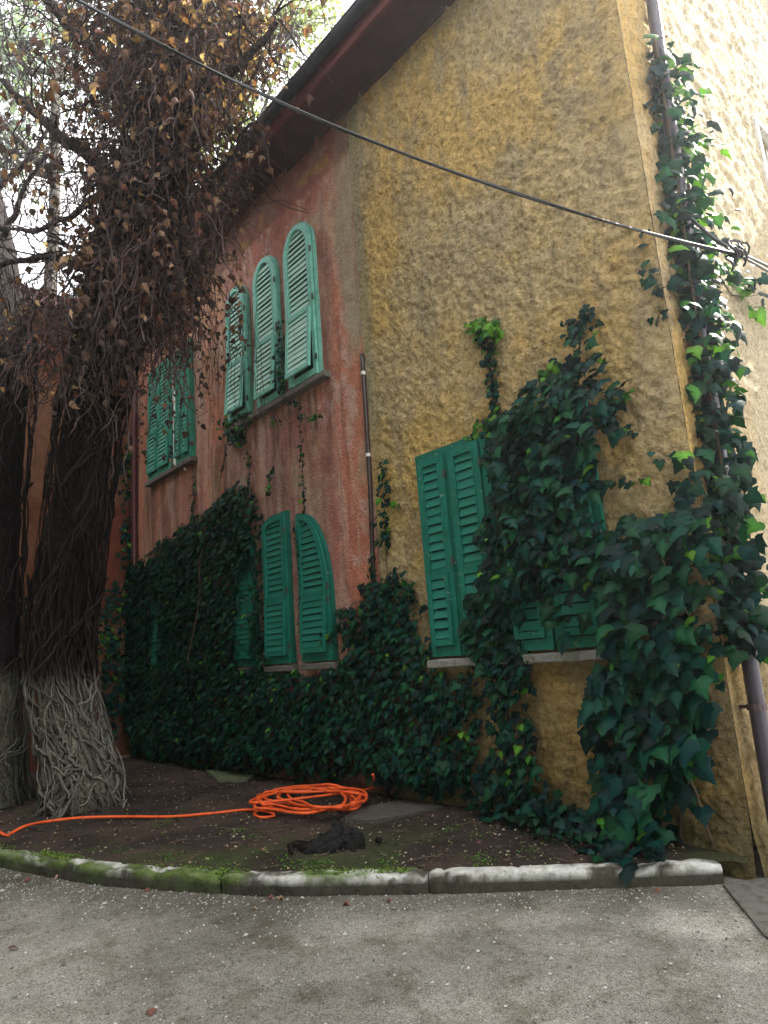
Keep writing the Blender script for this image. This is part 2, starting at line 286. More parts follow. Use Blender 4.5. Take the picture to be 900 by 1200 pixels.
# --- shutters
slat_me = {}
def slat_mesh(c):
    k = tuple(c); an = 1.24 if c[0] > .1 else 1.30
    if k not in slat_me:
        s = MB(); ca, sa = math.cos(an), math.sin(an); w, t = .5, .07
        pts = [(-.5, -w, -t), (.5, -w, -t), (.5, w, -t), (-.5, w, -t), (-.5, -w, t), (.5, -w, t), (.5, w, t), (-.5, w, t)]
        v = [(x, y * ca * 1 - z * sa, y * sa + z * ca) for x, y, z in pts]
        s.add(v, [(3, 2, 1, 0), (4, 5, 6, 7), (0, 1, 5, 4), (1, 2, 6, 5), (2, 3, 7, 6), (3, 0, 4, 7)], c); me = bpy.data.meshes.new('slat')
        me.from_pydata([tuple(p) for p in v], [], s.f); a_ = me.color_attributes.new('Col', 'FLOAT_COLOR', 'POINT'); a_.data.foreach_set('color', [*c, 1] * 8); me.materials.append(M['green']); slat_me[k] = me
    return slat_me[k]
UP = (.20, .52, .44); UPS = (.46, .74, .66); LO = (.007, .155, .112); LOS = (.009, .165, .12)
def shutter(x0, x1, z0, z1, kind='flat', c=UP, cs=UPS, zm=.42, flap=True, tilt=.05, y=-.055, th=.05, sp=.074, s=.065, double=False):
    w = x1 - x0
    if kind == 'full': rise = w * .62; T = lambda x: (z1 - rise) + rise * np.sqrt(np.clip(1 - ((x - (x0 + x1) / 2) / (w / 2)) ** 2, 0, 1)); zs = z1 - rise
    elif kind == 'right': rise = 1.0; T = lambda x: (z1 - rise) + rise * np.clip(1 - ((x - x0) / w) ** 2.4, 0, 1) ** .6; zs = z1 - rise
    elif kind == 'leftround': rise = .12; T = lambda x: (z1 - rise) + rise * np.sqrt(np.clip(1 - np.clip((x0 + .3 - x) / .3, 0, 1) ** 2, 0, 1)); zs = z1 - rise
    else: rise = .1; T = lambda x: z1 + 0 * x; zs = z1 - .1
    k = max((rise - s) / rise, .3)
    if kind in ('flat', 'leftround'): k = 1; 
    th_ = np.linspace(0, 1, 25); xs = x0 + w * (.5 - .5 * np.cos(math.pi * th_)); zo = T(xs); xi = x0 + s + (xs - x0) * (w - 2 * s) / w
    zi = zs + (zo - zs) * k if kind in ('full', 'right') else zo - s
    O = [(x0, z0)] + list(zip(xs, zo)) + [(x1, z0)]; I = [(x0 + s, z0)] + list(zip(xi, zi)) + [(x1 - s, z0)]
    def ring(mb, O, I, ya, yb, c):
        n = len(O); v = [(p[0], ya, p[1]) for p in O] + [(p[0], ya, p[1]) for p in I] + [(p[0], yb, p[1]) for p in O] + [(p[0], yb, p[1]) for p in I]; f = []
        for i in range(n - 1):
            f += [(i, i + 1, n + i + 1, n + i), (2 * n + i, 3 * n + i, 3 * n + i + 1, 2 * n + i + 1), (i, 2 * n + i, 2 * n + i + 1, i + 1), (n + i, n + i + 1, 3 * n + i + 1, 3 * n + i)]
        f += [(0, n, 3 * n, 2 * n), (n - 1, 3 * n - 1, 4 * n - 1, 2 * n - 1)]
        mb.add(v, f, c)
    mb = MB(); ring(mb, O, I, y - th, y, c)
    # slightly wider fixed frame behind the leaf
    e = .028; O2 = [(x0 - e, z0)] + [(x0 - e + (a - x0) * (w + 2 * e) / w, b + e) for a, b in zip(xs, zo)] + [(x1 + e, z0)]
    I2 = [(x0 + .02, z0)] + [(x0 + .02 + (a - x0) * (w - .04) / w, b - .02) for a, b in zip(xs, zo)] + [(x1 - .02, z0)]
    ring(mb, O2, I2, y - th * .35, y + .04, tuple(np.array(c) * .8))
    zmid = z0 + (z1 - z0) * zm; rl = .05
    mb.box((x0 + s - .004, y - th + .003, zmid - rl), (x1 - s + .004, y - .002, zmid + rl), c); mb.box((x0 + .001, y - th + .003, z0 + .001), (x1 - .001, y - .002, z0 + .09), c)
    r = .016; ring(mb, [(x0 + s, zmid + rl)] + [(a, b) for a, b in zip(xi, zi)] + [(x1 - s, zmid + rl)], [(x0 + s + r, zmid + rl)] + [(a * (1 - 2 * r / (w - 2 * s)) + (x0 + x1) / 2 * (2 * r / (w - 2 * s)), b - r) for a, b in zip(xi, zi)] + [(x1 - s - r, zmid + rl)], y - th - .008, y - .01, c)
    # near-black sheet added behind the louvres, painting the shade in the gaps
    pv = [(a, b) for a, b in I]; 
    fr = mb.build('shutter', M['green'], house, off=HO)
    bk = MB(); bk.add([(a, y + .012, b) for a, b in pv], [tuple(range(len(pv)))], (.01, .03, .025)); bk.build('gap_shade_panel', M['paint'], fr, off=HO)
    me = slat_mesh(cs)
    def slat(xa, xb, z, yy):
        o = link('slat', me, fr); o.location = ((xa + xb) / 2 + 5, yy, z); o.scale = (xb - xa, sp * .92, sp * .92); o.rotation_euler = (random.uniform(-.12, .12), random.uniform(-.012, .012), 0)
    hi = (zi.max() if kind != 'full' else zi.max() - .01) - (zmid + rl); spu = hi / max(round(hi / sp), 1) if kind in ('flat', 'leftround') else sp; z = zmid + rl + spu * .5
    while True:
        ok = np.array(zi) > z + .02
        if not ok.any(): break
        xa, xb = np.array(xi)[ok].min(), np.array(xi)[ok].max()
        if xb - xa < .07: break
        slat(xa, xb, z, y - .025); z += spu
    # lower flap, hinged at the top and pushed slightly out
    fz0, fz1 = z0 + .1, zmid - rl * .2; fx0, fx1 = x0 + s * .75, x1 - s * .75; a = tilt; R_ = lambda p: (p[0], y - th + .004 + (p[1]) * math.cos(a) - (fz1 - p[2]) * math.sin(a), fz1 - (fz1 - p[2]) * math.cos(a) - p[1] * math.sin(a))
    fm = MB(); bw = .045
    for A, B in (((fx0, -.035, fz0), (fx0 + bw, 0, fz1)), ((fx1 - bw, -.035, fz0), (fx1, 0, fz1)), ((fx0 + bw, -.033, fz1 - bw), (fx1 - bw, -.002, fz1)), ((fx0 + bw, -.033, fz0), (fx1 - bw, -.002, fz0 + bw * 1.3))):
        fm.box(A, B, c)
    fm.v = [np.array([R_(p) for p in v]) for v in fm.v]; fl = fm.build('flap', M['green'], fr, off=HO)
    hf = fz1 - bw - fz0 - bw * 1.3; spf = hf / round(hf / sp); z = fz0 + bw * 1.3 + spf * .5
    while z < fz1 - bw:
        q = R_((0, -.018, z)); slat(fx0 + bw - .003, fx1 - bw + .003, q[2], q[1]); z += spf
    for zz in (z0 + .22, zmid + .1, zs - .12):
        hm = MB(); hm.box((x1 - .012, y - th - .012, zz - .035), (x1 + .022, y - th + .006, zz + .035), (.05, .07, .06)); hm.tube([(x1 + .006, y - th - .01, zz - .045), (x1 + .006, y - th - .01, zz + .045)], .009, 6, (.05, .06, .055)); hm.build('hinge', M['metal'], fr, off=HO)
    return fr
def lab(o, s): o['label'] = s; return o
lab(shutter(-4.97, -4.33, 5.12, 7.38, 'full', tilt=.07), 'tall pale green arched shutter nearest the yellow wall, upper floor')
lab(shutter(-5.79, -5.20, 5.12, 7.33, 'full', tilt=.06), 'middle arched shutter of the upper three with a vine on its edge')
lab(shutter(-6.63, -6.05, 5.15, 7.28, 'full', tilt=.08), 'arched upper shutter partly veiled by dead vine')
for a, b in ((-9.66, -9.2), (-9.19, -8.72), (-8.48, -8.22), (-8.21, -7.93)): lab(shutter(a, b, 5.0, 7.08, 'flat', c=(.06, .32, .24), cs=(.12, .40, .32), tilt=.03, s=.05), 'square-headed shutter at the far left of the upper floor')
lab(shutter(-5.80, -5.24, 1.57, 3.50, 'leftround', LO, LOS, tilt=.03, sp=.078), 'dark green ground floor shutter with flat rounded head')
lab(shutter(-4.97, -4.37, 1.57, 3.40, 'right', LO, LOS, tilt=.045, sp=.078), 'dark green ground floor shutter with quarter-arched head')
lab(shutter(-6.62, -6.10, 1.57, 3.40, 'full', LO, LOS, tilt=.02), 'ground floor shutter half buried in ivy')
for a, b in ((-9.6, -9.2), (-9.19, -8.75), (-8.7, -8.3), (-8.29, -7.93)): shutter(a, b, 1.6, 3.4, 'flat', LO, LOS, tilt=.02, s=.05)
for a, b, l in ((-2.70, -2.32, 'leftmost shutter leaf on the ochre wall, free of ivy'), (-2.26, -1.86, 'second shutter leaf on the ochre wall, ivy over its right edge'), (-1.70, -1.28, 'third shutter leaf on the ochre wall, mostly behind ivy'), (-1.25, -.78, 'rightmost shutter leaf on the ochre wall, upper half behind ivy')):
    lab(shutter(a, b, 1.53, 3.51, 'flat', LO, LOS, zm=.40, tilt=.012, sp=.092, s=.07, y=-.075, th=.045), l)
mb = MB(); mb.box((-1.84, -.10, 1.53), (-1.76, -.055, 3.50), LO); mb.box((-.76, -.09, 1.53), (-.70, -.05, 3.54), LO); mb.box((-2.75, -.075, 3.541), (-.70, -.04, 3.58), tuple(np.array(LO) * .8)); hb(mb, 'window_frame', M['green'])
mb = MB(); mb.box((-8.70, -.05, 5.0), (-8.49, -.035, 7.05), (1, 1, 1)); hb(mb, 'curtain', M['cloth'])
for x0, x1, z, d, l in ((-6.72, -4.15, 5.09, .13, 0), (-9.74, -7.83, 4.985, .14, 0), (-4.99, -4.31, 1.55, .12, 0), (-5.84, -5.18, 1.55, .12, 0), (-6.78, -6.06, 1.55, .13, 0), (-9.7, -7.85, 1.58, .13, 0), (-2.74, -.64, 1.505, .16, 1)):
    mb = MB(); n = 24; 
    xs = np.linspace(x0, x1, n); sec = [(0, -.08), (-d + .012, -.08), (-d, -.068), (-d, -.012), (-d + .012, 0), (0, 0.)]
    Pq = np.array([[(x, yy + .008 * (vn(x * 9, j * 2.3, 5) - .5), z + zz + .01 * (vn(x * 7, j * 1.7, 3) - .5)) for j, (yy, zz) in enumerate(sec)] for x in xs])
    cs = (.25, .245, .23) if l else (.17, .15, .14); grid(mb, Pq, np.ones(Pq.shape) * cs, True); k = len(sec)
    mb.add(Pq[0], [tuple(range(k))], cs); mb.add(Pq[-1], [tuple(range(k))[::-1]], cs); hb(mb, 'window_sill', M['stone'])
# --- pipes
def pipe(P, r, c, name, brk, bc, n=12, dirn=(1, 0, 0)):
    mb = MB(); Q = smoothpath(P, 5); mb.tube(Q, r, n, c); o = hb(mb, name, M['metal'], True)
    for z in brk:
        i = np.argmin(abs(Q[:, 2] - z)); p = Q[i]; mb = MB(); mb.tube([p - (0, 0, .02), p + (0, 0, .02)], r * 1.22, n, bc); mb.box(p - np.array(dirn) * .1 - (.012, .012, .012), p + (.012, .012, .012), bc); mb.build('pipe_bracket', M['metal'], o, off=HO)
    return o
lab(pipe([(.16, .64, 8.62), (.15, .60, 7.6), (.14, .50, 6.3), (.13, .42, 5.0), (.12, .34, 3.8), (.11, .29, 2.7), (.11, .20, 1.8), (.11, .17, 1.2), (.12, .12, .45), (.13, .10, 0)], .055, (.05, .045, .065), 'drainpipe', (7.4, 5.1, 2.6, 1.1), (.08, .05, .06)), 'dark drainpipe at the right corner wound with ivy')
lab(pipe([(-10.36, -.09, 8.5), (-10.36, -.09, 5), (-10.36, -.09, 2), (-10.36, -.09, 0)], .05, (.10, .03, .035), 'drainpipe', (7.5, 5.5, 3.2), (.08, .03, .03), dirn=(0, -1, 0)), 'dark red drainpipe in the left inner corner')
lab(pipe([(-3.50, -.05, 5.05), (-3.50, -.055, 4.4), (-3.53, -.05, 3.4), (-3.58, -.055, 2.4), (-3.6, -.05, 1.2), (-3.6, -.05, .1)], .026, (.05, .035, .035), 'conduit', (4.85, 3.9), (.6, .6, .58), 8, dirn=(0, -1, 0)), 'thin dark conduit where red and yellow plaster meet')

# ================================================================== GROUND
KB = np.array([(-12, -4.9), (-7, -3.85), (-5.2, -3.28), (-4.45, -3.06), (-3.73, -2.83), (-2.82, -2.40), (-2.26, -2.04), (-1.59, -1.49), (-1.14, -1.13), (-.72, -.77), (-.12, -.22)])
def kerby(x): return np.interp(x, KB[:, 0], KB[:, 1])
mb = MB(); x = np.concatenate([[-300, -60, -20], np.linspace(-12, 6, 150), [20, 60, 300]]); y = np.concatenate([[-300, -60, -20], np.linspace(-8, 3, 110), [20, 60, 300]])
X, Y = np.meshgrid(x, y, indexing='ij'); Cg = mixc((.34, .325, .29), (.22, .21, .185), sst(.4, .65, fbm(X * .8, Y * .8, 201)))
Cg = Cg * (.72 + .5 * fbm(X * 5, Y * 5, 206, 5, .65))[..., None]; dk = np.clip((Y - (kerby(np.clip(X, -12, -.1)) - .55 - .3 * fbm(X * 2, Y * 2, 205))) / .5, 0, 1); Cg = mixc(Cg, (.10, .095, .07), .7 * dk * (X < .6)); Cg = mixc(Cg, (.50, .48, .43), .7 * sst(.5, .7, fbm(X * 1.6, Y * 1.1, 207)) * sst(-2, .5, X))
grid(mb, np.stack([X, Y, .03 * (fbm(X * 1.3, Y * 1.3, 208) - .5) * (np.abs(X) < 14) - .01], -1), Cg)
tag(mb.build('road', M['road']), 'worn grey gravelly road in front of the kerb', 'road', kind='structure')
# bed of soil behind the kerb
xs = np.linspace(-11.0, -.02, 260); vs = np.linspace(0, 1, 90); XX, VV = np.meshgrid(xs, vs, indexing='ij'); YY = (kerby(XX) + .1) * (1 - VV) + .12 * VV
Zs = .105 + .05 * (fbm(XX * 2, YY * 2, 211) - .5) + .03 * (fbm(XX * 9, YY * 9, 214) - .5) + .05 * VV + .10 * np.exp(-((XX + 6.35) ** 2 + (YY + 2.3) ** 2) / .5)
Cs = mixc((.06, .042, .033), (.035, .026, .022), sst(.4, .6, fbm(XX * 1.5, YY * 1.5, 217)))
moss = sst(.5, .66, fbm(XX * 1.3 + 4, YY * 1.8, 220)) * sst(-5.2, -4.2, XX) * (.35 + .65 * sst(.75, .3, VV)); Cs = mixc(Cs, (.04, .052, .018), .7 * moss)
mb = MB(); grid(mb, np.stack([XX, YY, Zs], -1), Cs); tag(mb.build('soil_bed', M['soil'], smooth=True), 'dark damp soil bed with moss between kerb and house', 'soil', kind='structure')
def soilz(x, y): 
    v = (y - (kerby(x) + .1)) / (.12 - kerby(x) - .1); return .105 + .05 * (fbm(x * 2, y * 2, 211) - .5) + .03 * (fbm(x * 9, y * 9, 214) - .5) + .05 * v + .10 * np.exp(-((x + 6.35) ** 2 + (y + 2.3) ** 2) / .5)
# kerb stones
kerb = tag(empty('kerb', (-3, -2.4, 0)), 'low curving kerb of mossy whitewashed stones round the soil bed', 'kerb', kind='structure')
KS = smoothpath(np.c_[KB, np.zeros(len(KB))], 12)[:, :2]; arcl = np.r_[0, np.cumsum(np.hypot(*np.diff(KS, axis=0).T))]
def kpt(s_): return np.array([np.interp(s_, arcl, KS[:, 0]), np.interp(s_, arcl, KS[:, 1])])
def s_of(x): return np.interp(x, KS[:, 0], arcl)
js = [s_of(v) for v in (-12, -9.6, -7.4, -5.6, -4.3, -2.80, -1.57, -.12)]
sec = [(0, -.06), (.0, .05), (.002, .095), (.014, .118), (.05, .124), (.09, .124), (.115, .12), (.13, .10), (.13, -.02)]
for si in range(len(js) - 1):
    s0, s1 = js[si] + .003, js[si + 1] - .003; n = max(int((s1 - s0) / .025), 6); ss = np.linspace(s0, s1, n); last = si == len(js) - 2; P = []; C = []
    wmul = 1.0; jy = random.uniform(-.006, .006); jz = random.uniform(-.01, .008)
    for s_ in ss:
        p = kpt(s_); q = kpt(s_ + .01) - kpt(s_ - .01); q /= np.linalg.norm(q); nrm = np.array([-q[1], q[0]]); row = []; rc = []
        e = min(s_ - s0, s1 - s_); er = .02 * math.exp(-e / .025) + .02 * max(0, fbm(s_ * 14, 7., 253, 2) - .62) * 3
        for j, (d, z) in enumerate(sec):
            nz_ = .045 * (fbm(s_ * 8, j * .8 + si * 7, 231, 4, .65) - .5) + .02 * (fbm(s_ * 30, j * 2., 235) - .5); k = (.35 if last else 1)
            dd = d * wmul + jy + (nz_ * k + er if j < 5 else -nz_ * k - er); zz = z + jz + nz_ * k * (j > 1) - er * (2 <= j <= 7) - .02 * max(0, fbm(s_ * 3.3, 2., 238) - .6) * (2 <= j <= 7) * 4
            row.append((*(p + nrm * dd), zz))
            w_ = 1.15 * sst(.34, .58, fbm(s_ * 4, z * 18 + d * 12, 241, 5, .65)); topf = sst(.07, .11, z)
            cc = mixc((.055, .05, .037), (.46, .46, .43), np.clip(w_ * topf * (1.25 if last else 1.05), 0, 1))
            mo = sst(.45, .62, fbm(s_ * 3.1, d * 10 + z * 6, 244)) * (.15 if last else 1) * (1.0 if 2 <= j <= 5 else .5); cc = mixc(cc, (.085, .13, .025), mo * .85)
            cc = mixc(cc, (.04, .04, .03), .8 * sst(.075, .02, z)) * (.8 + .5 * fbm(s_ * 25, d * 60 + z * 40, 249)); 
            if s_of(-5.3) > s_ > s_of(-5.9) and j < 4: cc = mixc(cc, (.12, .17, .25), .7)
            rc.append(cc)
        P.append(row); C.append(rc)
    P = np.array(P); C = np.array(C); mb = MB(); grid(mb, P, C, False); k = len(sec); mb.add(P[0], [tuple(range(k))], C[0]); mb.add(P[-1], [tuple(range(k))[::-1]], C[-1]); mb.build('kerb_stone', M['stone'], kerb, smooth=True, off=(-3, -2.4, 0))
# concrete apron by the right corner
ap = [(-.12, -.27), (.36, -.9), (1.0, -1.25), (2.6, -1.25), (2.6, 9), (.08, 9), (.06, .0)]
mb = MB(); v = [(x, y, .012) for x, y in ap] + [(x, y, -.06) for x, y in ap]; k = len(ap); mb.add(v, [tuple(range(k))] + [(i, k + i, k + (i + 1) % k, (i + 1) % k) for i in range(k)], (.10, .098, .085)); tag(mb.build('pavement', M['stone']), 'strip of rough concrete paving below the right corner of the house', 'paving', kind='structure')

# ------------------------------------------------------------------ leaves
def leaf_template(curl=.25, fold=.25, w=1., sd=0):
    r = random.Random(sd); side = [(.13, -.13), (.34, -.17), (.42, -.01), (.56, .20), (.35, .30), (.30, .50), (.11, .78)]; v = [(0, 0, .0), (0, .42, .06), (0, 1., -.05)]
    for sg in (1, -1):
        for (a, b) in side: v.append((sg * a * w * r.uniform(.88, 1.12), b + r.uniform(-.04, .04), 0))
    v = np.array(v); v[:, 2] -= fold * np.abs(v[:, 0]) * r.uniform(.6, 1.4) + curl * v[:, 1] ** 2 * r.uniform(.5, 1.3); v[:, 2] += np.array([r.uniform(-.03, .03) for _ in v])
    f = []
    for k in (3, 10):
        q = [(0, k, 1), (k, k + 1, 1), (k + 1, k + 2, 1), (k + 2, k + 3, 1), (k + 3, k + 4, 1), (k + 4, k + 5, 1), (k + 5, k + 6, 1), (k + 6, 2, 1)]; f += q if k == 3 else [t[::-1] for t in q]
    return v, np.array(f)
TV = [leaf_template(.18, .22, 1, i) for i in range(6)]; DV = [leaf_template(.6, .9, .9, 20 + i) for i in range(6)]
def frames(nrm, tip):
    n = nrm / np.linalg.norm(nrm, axis=1)[:, None]; t = tip - (tip * n).sum(1)[:, None] * n; t /= np.linalg.norm(t, axis=1)[:, None] + 1e-9; x = np.cross(t, n); return x, t, n
def leafmesh(mb, pos, size, nrm, tip, col, T=TV):
    x, t, n = frames(nrm, tip); idx = rng.integers(0, len(T), len(pos))
    for k, (tv, tf) in enumerate(T):
        m = np.where(idx == k)[0]
        if not len(m): continue
        V = pos[m, None] + size[m, None, None] * (tv[None, :, 0:1] * x[m, None] + tv[None, :, 1:2] * t[m, None] + tv[None, :, 2:3] * n[m, None])
        f = (tf[None] + (np.arange(len(m)) * len(tv))[:, None, None]).reshape(-1, 3)
        vf = np.ones(len(tv)); vf[:3] = (1.5, 1.7, 1.3); mb.add(V.reshape(-1, 3), f.tolist(), (col[m][:, None] * vf[None, :, None]).reshape(-1, 3))
IVYC = [(.001, .014, .012), (.002, .024, .018), (.003, .036, .026), (.001, .023, .023), (.006, .048, .020), (.003, .027, .010), (.001, .011, .010), (.03, .12, .012), (.08, .20, .018)]
def variants(cols, T, m, nm):
    out = []
    for ci, c in enumerate(cols):
        row = []
        for tv, tf in T[:4]:
            me = bpy.data.meshes.new(nm); me.from_pydata(tv.tolist(), [], tf.tolist()); a_ = me.color_attributes.new('Col', 'FLOAT_COLOR', 'POINT'); a_.data.foreach_set('color', sum([[*(np.array(c) * (1.6 if q < 3 else 1)), 1] for q in range(len(tv))], [])); me.polygons.foreach_set('use_smooth', [True] * len(me.polygons)); me.materials.append(m); row.append(me)
        out.append(row)
    return out
IVV = variants(IVYC, TV, M['ivy'], 'leaf')
DEADC = [(.08, .044, .038), (.12, .055, .042), (.05, .031, .031), (.21, .125, .09), (.032, .023, .026), (.12, .05, .04), (.36, .24, .18)]
DVV = variants(DEADC, DV, M['dead'], 'dead_leaf')
def leaves(root, ro, pos, size, nrm, tip, ci, cols, VV, T, m, nmax, nm, mass):
    'the nmax leaves that show largest become parts of their own, the rest one part'
    px = size * F / np.linalg.norm(pos - CAM, axis=1); sc = px * (1 + .0 * pos[:, 1]) * leaf_out(pos)
    order = np.argsort(-sc); big = order[:nmax]; rest = order[nmax:]
    x, t, n = frames(nrm, tip)
    for i in big:
        o = link(nm, VV[ci[i]][i % 4], root); s = size[i]; o.matrix_local = Matrix([[x[i][r] * s, t[i][r] * s, n[i][r] * s, pos[i][r] - ro[r]] for r in range(3)] + [[0, 0, 0, 1]])
    if len(rest):
        mb = MB(); c = np.array(cols)[ci[rest]] * (.8 if cols is IVYC else 1) * rng.uniform(.75, 1.25, (len(rest), 1)); leafmesh(mb, pos[rest], size[rest], nrm[rest], tip[rest], c, T); o = mb.build(mass, m, root, smooth=True, off=ro); o['kind'] = 'stuff'
def leaf_out(pos): return 1 + 1.2 * np.clip(-pos[:, 1], 0, .5) if True else 1
def fac_leaves(poly, dens, size, thick, low=0, edge=.25, y0=-.04, young=.05, holes=(), zc=None, bright=0):
    'leaf positions growing on the front wall inside a polygon given in wall metres'
    xs_ = [p[0] for p in poly]; zs_ = [p[1] for p in poly]; A = (max(xs_) - min(xs_)) * (max(zs_) - min(zs_)); N = int(A * dens)
    x = rng.uniform(min(xs_), max(xs_), N); z = rng.uniform(min(zs_), max(zs_), N); wob = .20
    xx = x + wob * (fbm(x * 5, z * 5, 301) - .5) * 2; zz = z + wob * (fbm(x * 5 + 9, z * 5, 305) - .5) * 2; k = inpoly(xx, zz, poly)
    for h in holes: k &= ~(inpoly(x, z, h) & (rng.random(N) > .06))
    x, z = x[k], z[k]; xx, zz = xx[k], zz[k]; e = np.clip(edged(xx, zz, poly) / edge, 0, 1)
    keep = rng.random(len(x)) < (.35 + .65 * e); x, z, e = x[keep], z[keep], e[keep]
    lump = .45 + .9 * fbm(x * 3.2, z * 3.2, 309); tk = thick * (.25 + .75 * e) * lump * (1 + low * sst(1.5, .1, z)); d = rng.random(len(x)) ** .45
    pos = np.stack([x, y0 - tk * d, z], -1); g = 4 * (fbm(x * 3.2 + .12, z * 3.2, 309) - fbm(x * 3.2, z * 3.2, 309)); gz = 4 * (fbm(x * 3.2, z * 3.2 + .12, 309) - fbm(x * 3.2, z * 3.2, 309))
    n = len(x); nrm = np.stack([-g * .5 + rng.normal(0, .35, n), -np.ones(n), .75 - gz * .6 + rng.normal(0, .38, n)], -1); tip = np.stack([rng.normal(0, .55, n), rng.normal(-.6, .3, n), -np.ones(n)], -1)
    s = size * rng.uniform(.5, 1.25, n) ** 1.0; ci = rng.integers(0, 7, n); u = rng.random(n) < young * (1.6 - e) * d * 1.2; ci[u] = rng.integers(7, 9, u.sum()); ci[(rng.random(n) < .12)] = 4; s = np.where(ci > 6, s * .7, s)
    return [pos, s, nrm, tip, ci]
def path_leaves(P, n, rad, size, young=.1, out=(0, -1, 0), flat=.6):
    P = smoothpath(P, 8); i = rng.integers(0, len(P) - 1, n); p = P[i] + (P[i + 1] - P[i]) * rng.random((n, 1)); off = rng.normal(0, 1, (n, 3)); off *= rad / 1.6; o = np.array(out, float)
    dd = off @ o; off -= np.outer(dd, o) * (1 - flat); off += np.outer(np.abs(dd) * flat, o); pos = p + off
    nrm = o * 1.0 + rng.normal(0, .42, (n, 3)) + (0, 0, .45); tip = np.stack([rng.normal(0, .6, n), rng.normal(-.1, .5, n), -np.ones(n)], -1) + o * .5; s = size * rng.uniform(.5, 1.25, n)
    ci = rng.integers(0, 7, n); u = rng.random(n) < young; ci[u] = rng.integers(7, 9, u.sum()); return [pos, s, nrm, tip, ci]
def cat(*L): return [np.concatenate([l[k] for l in L]) for k in range(5)]
def wander(a, b, n=10, am=.06, seed=None):
    t = np.linspace(0, 1, n)[:, None]; P = np.array(a) * (1 - t) + np.array(b) * t; w = np.cumsum(rng.normal(0, am, (n, 3)), 0); w -= t * w[-1]; return P + w
def ivy(ro, label, L, stems, nmax, cat_='ivy', name='ivy_plant', group=None):
    r = tag(empty(name, ro), label, cat_, group)
    leaves(r, ro, *L, IVYC, IVV, TV, M['ivy'], nmax, 'leaf', 'foliage')
    for S in stems:
        Q, rr = S; mb = MB(); mb.tube(Q, np.linspace(rr, rr * .4, len(Q)), 5, (.11, .08, .055)); mb.build('stem', M['stem'], r, smooth=True, off=ro)
    return r
# 1. the big mass on the red wall
pC = facpoly([(138, 700), (152, 655), (185, 638), (215, 612), (248, 582), (270, 560), (292, 570), (310, 590), (306, 640), (309, 700), (314, 778), (345, 786), (394, 782), (391, 722), (400, 697), (425, 692), (440, 668), (476, 668), (487, 700), (492, 745), (512, 778), (545, 786), (566, 800), (562, 860), (556, 925), (520, 938), (430, 915), (300, 903), (160, 893), (136, 800)])
hC = [facpoly([(280, 672), (299, 662), (299, 783), (280, 783)], -.1), facpoly([(180, 705), (189, 702), (189, 780), (180, 782)], -.1)]
L1 = fac_leaves(pC, 720, .092, .17, low=.8, holes=hC, young=.035)
st = [(wander((x0, -.05, .15), (x1, -.06, z1), 14, .05), .014) for x0, x1, z1 in ((-10, -9.6, 3.5), (-9, -8.2, 3.9), (-8, -7.2, 4.1), (-7, -6.4, 3.9), (-6.4, -6.0, 3.2), (-5, -4.7, 1.4), (-4.2, -3.9, 2.2), (-3.3, -3.4, 2.3), (-3, -2.8, 1.3))]
ivy((-6, 0, .15), 'wide dark green ivy mass covering the lower red wall under the arched windows', L1, st, 300)
# 2. ivy over the double window on the yellow wall
pB = facpoly([(672, 374), (694, 370), (702, 410), (724, 452), (732, 498), (712, 520), (703, 560), (716, 600), (712, 645), (694, 676), (655, 688), (622, 706), (603, 722), (586, 702), (588, 640), (584, 590), (578, 560), (574, 520), (586, 490), (612, 465), (640, 432), (666, 412)])
pB2 = facpoly([(576, 560), (588, 600), (588, 660), (600, 700), (612, 760), (618, 800), (622, 860), (650, 920), (690, 960), (640, 968), (592, 948), (566, 930), (578, 880), (582, 820), (562, 790), (546, 745), (542, 705), (560, 672), (571, 620)])
La = fac_leaves(pB, 520, .125, .30, young=.07, edge=.2, y0=-.1); Lb = fac_leaves(pB2, 700, .10, .22, low=.5, young=.05, edge=.15, y0=-.08)
def W_(px, py, y=-.08): return tuple(at(px, py, 1, y))
Lsp = fac_leaves(facpoly([(600, 690), (655, 670), (712, 640), (722, 700), (700, 770), (660, 775), (640, 720), (618, 760)]), 90, .13, .22, edge=.1, y0=-.12, young=.25)
Lt = path_leaves([W_(565, 388), W_(572, 410), W_(577, 440), W_(580, 480), W_(574, 520), W_(580, 560)], 260, .055, .06, .06)
Lh = path_leaves([W_(552, 384), W_(570, 386), W_(586, 388)], 75, .07, .08, 1.0); Lx = path_leaves([W_(700, 566), W_(742, 566), W_(760, 567)], 12, .05, .07, .35)
Ly = path_leaves([W_(548, 520), W_(562, 500), W_(575, 492)], 30, .05, .07, .55); Lz = path_leaves([W_(636, 445), W_(650, 432), W_(668, 430)], 26, .07, .09, .5); Lq = path_leaves([W_(700, 470), W_(724, 462), W_(732, 460)], 12, .05, .1, .6)
Lr = path_leaves([W_(735, 500), W_(748, 515)], 6, .04, .07, .1)
Lw = path_leaves([W_(660, 385, -.05), W_(672, 375, -.05), W_(690, 372, -.05), W_(694, 395, -.05)], 26, .06, .08, .05)
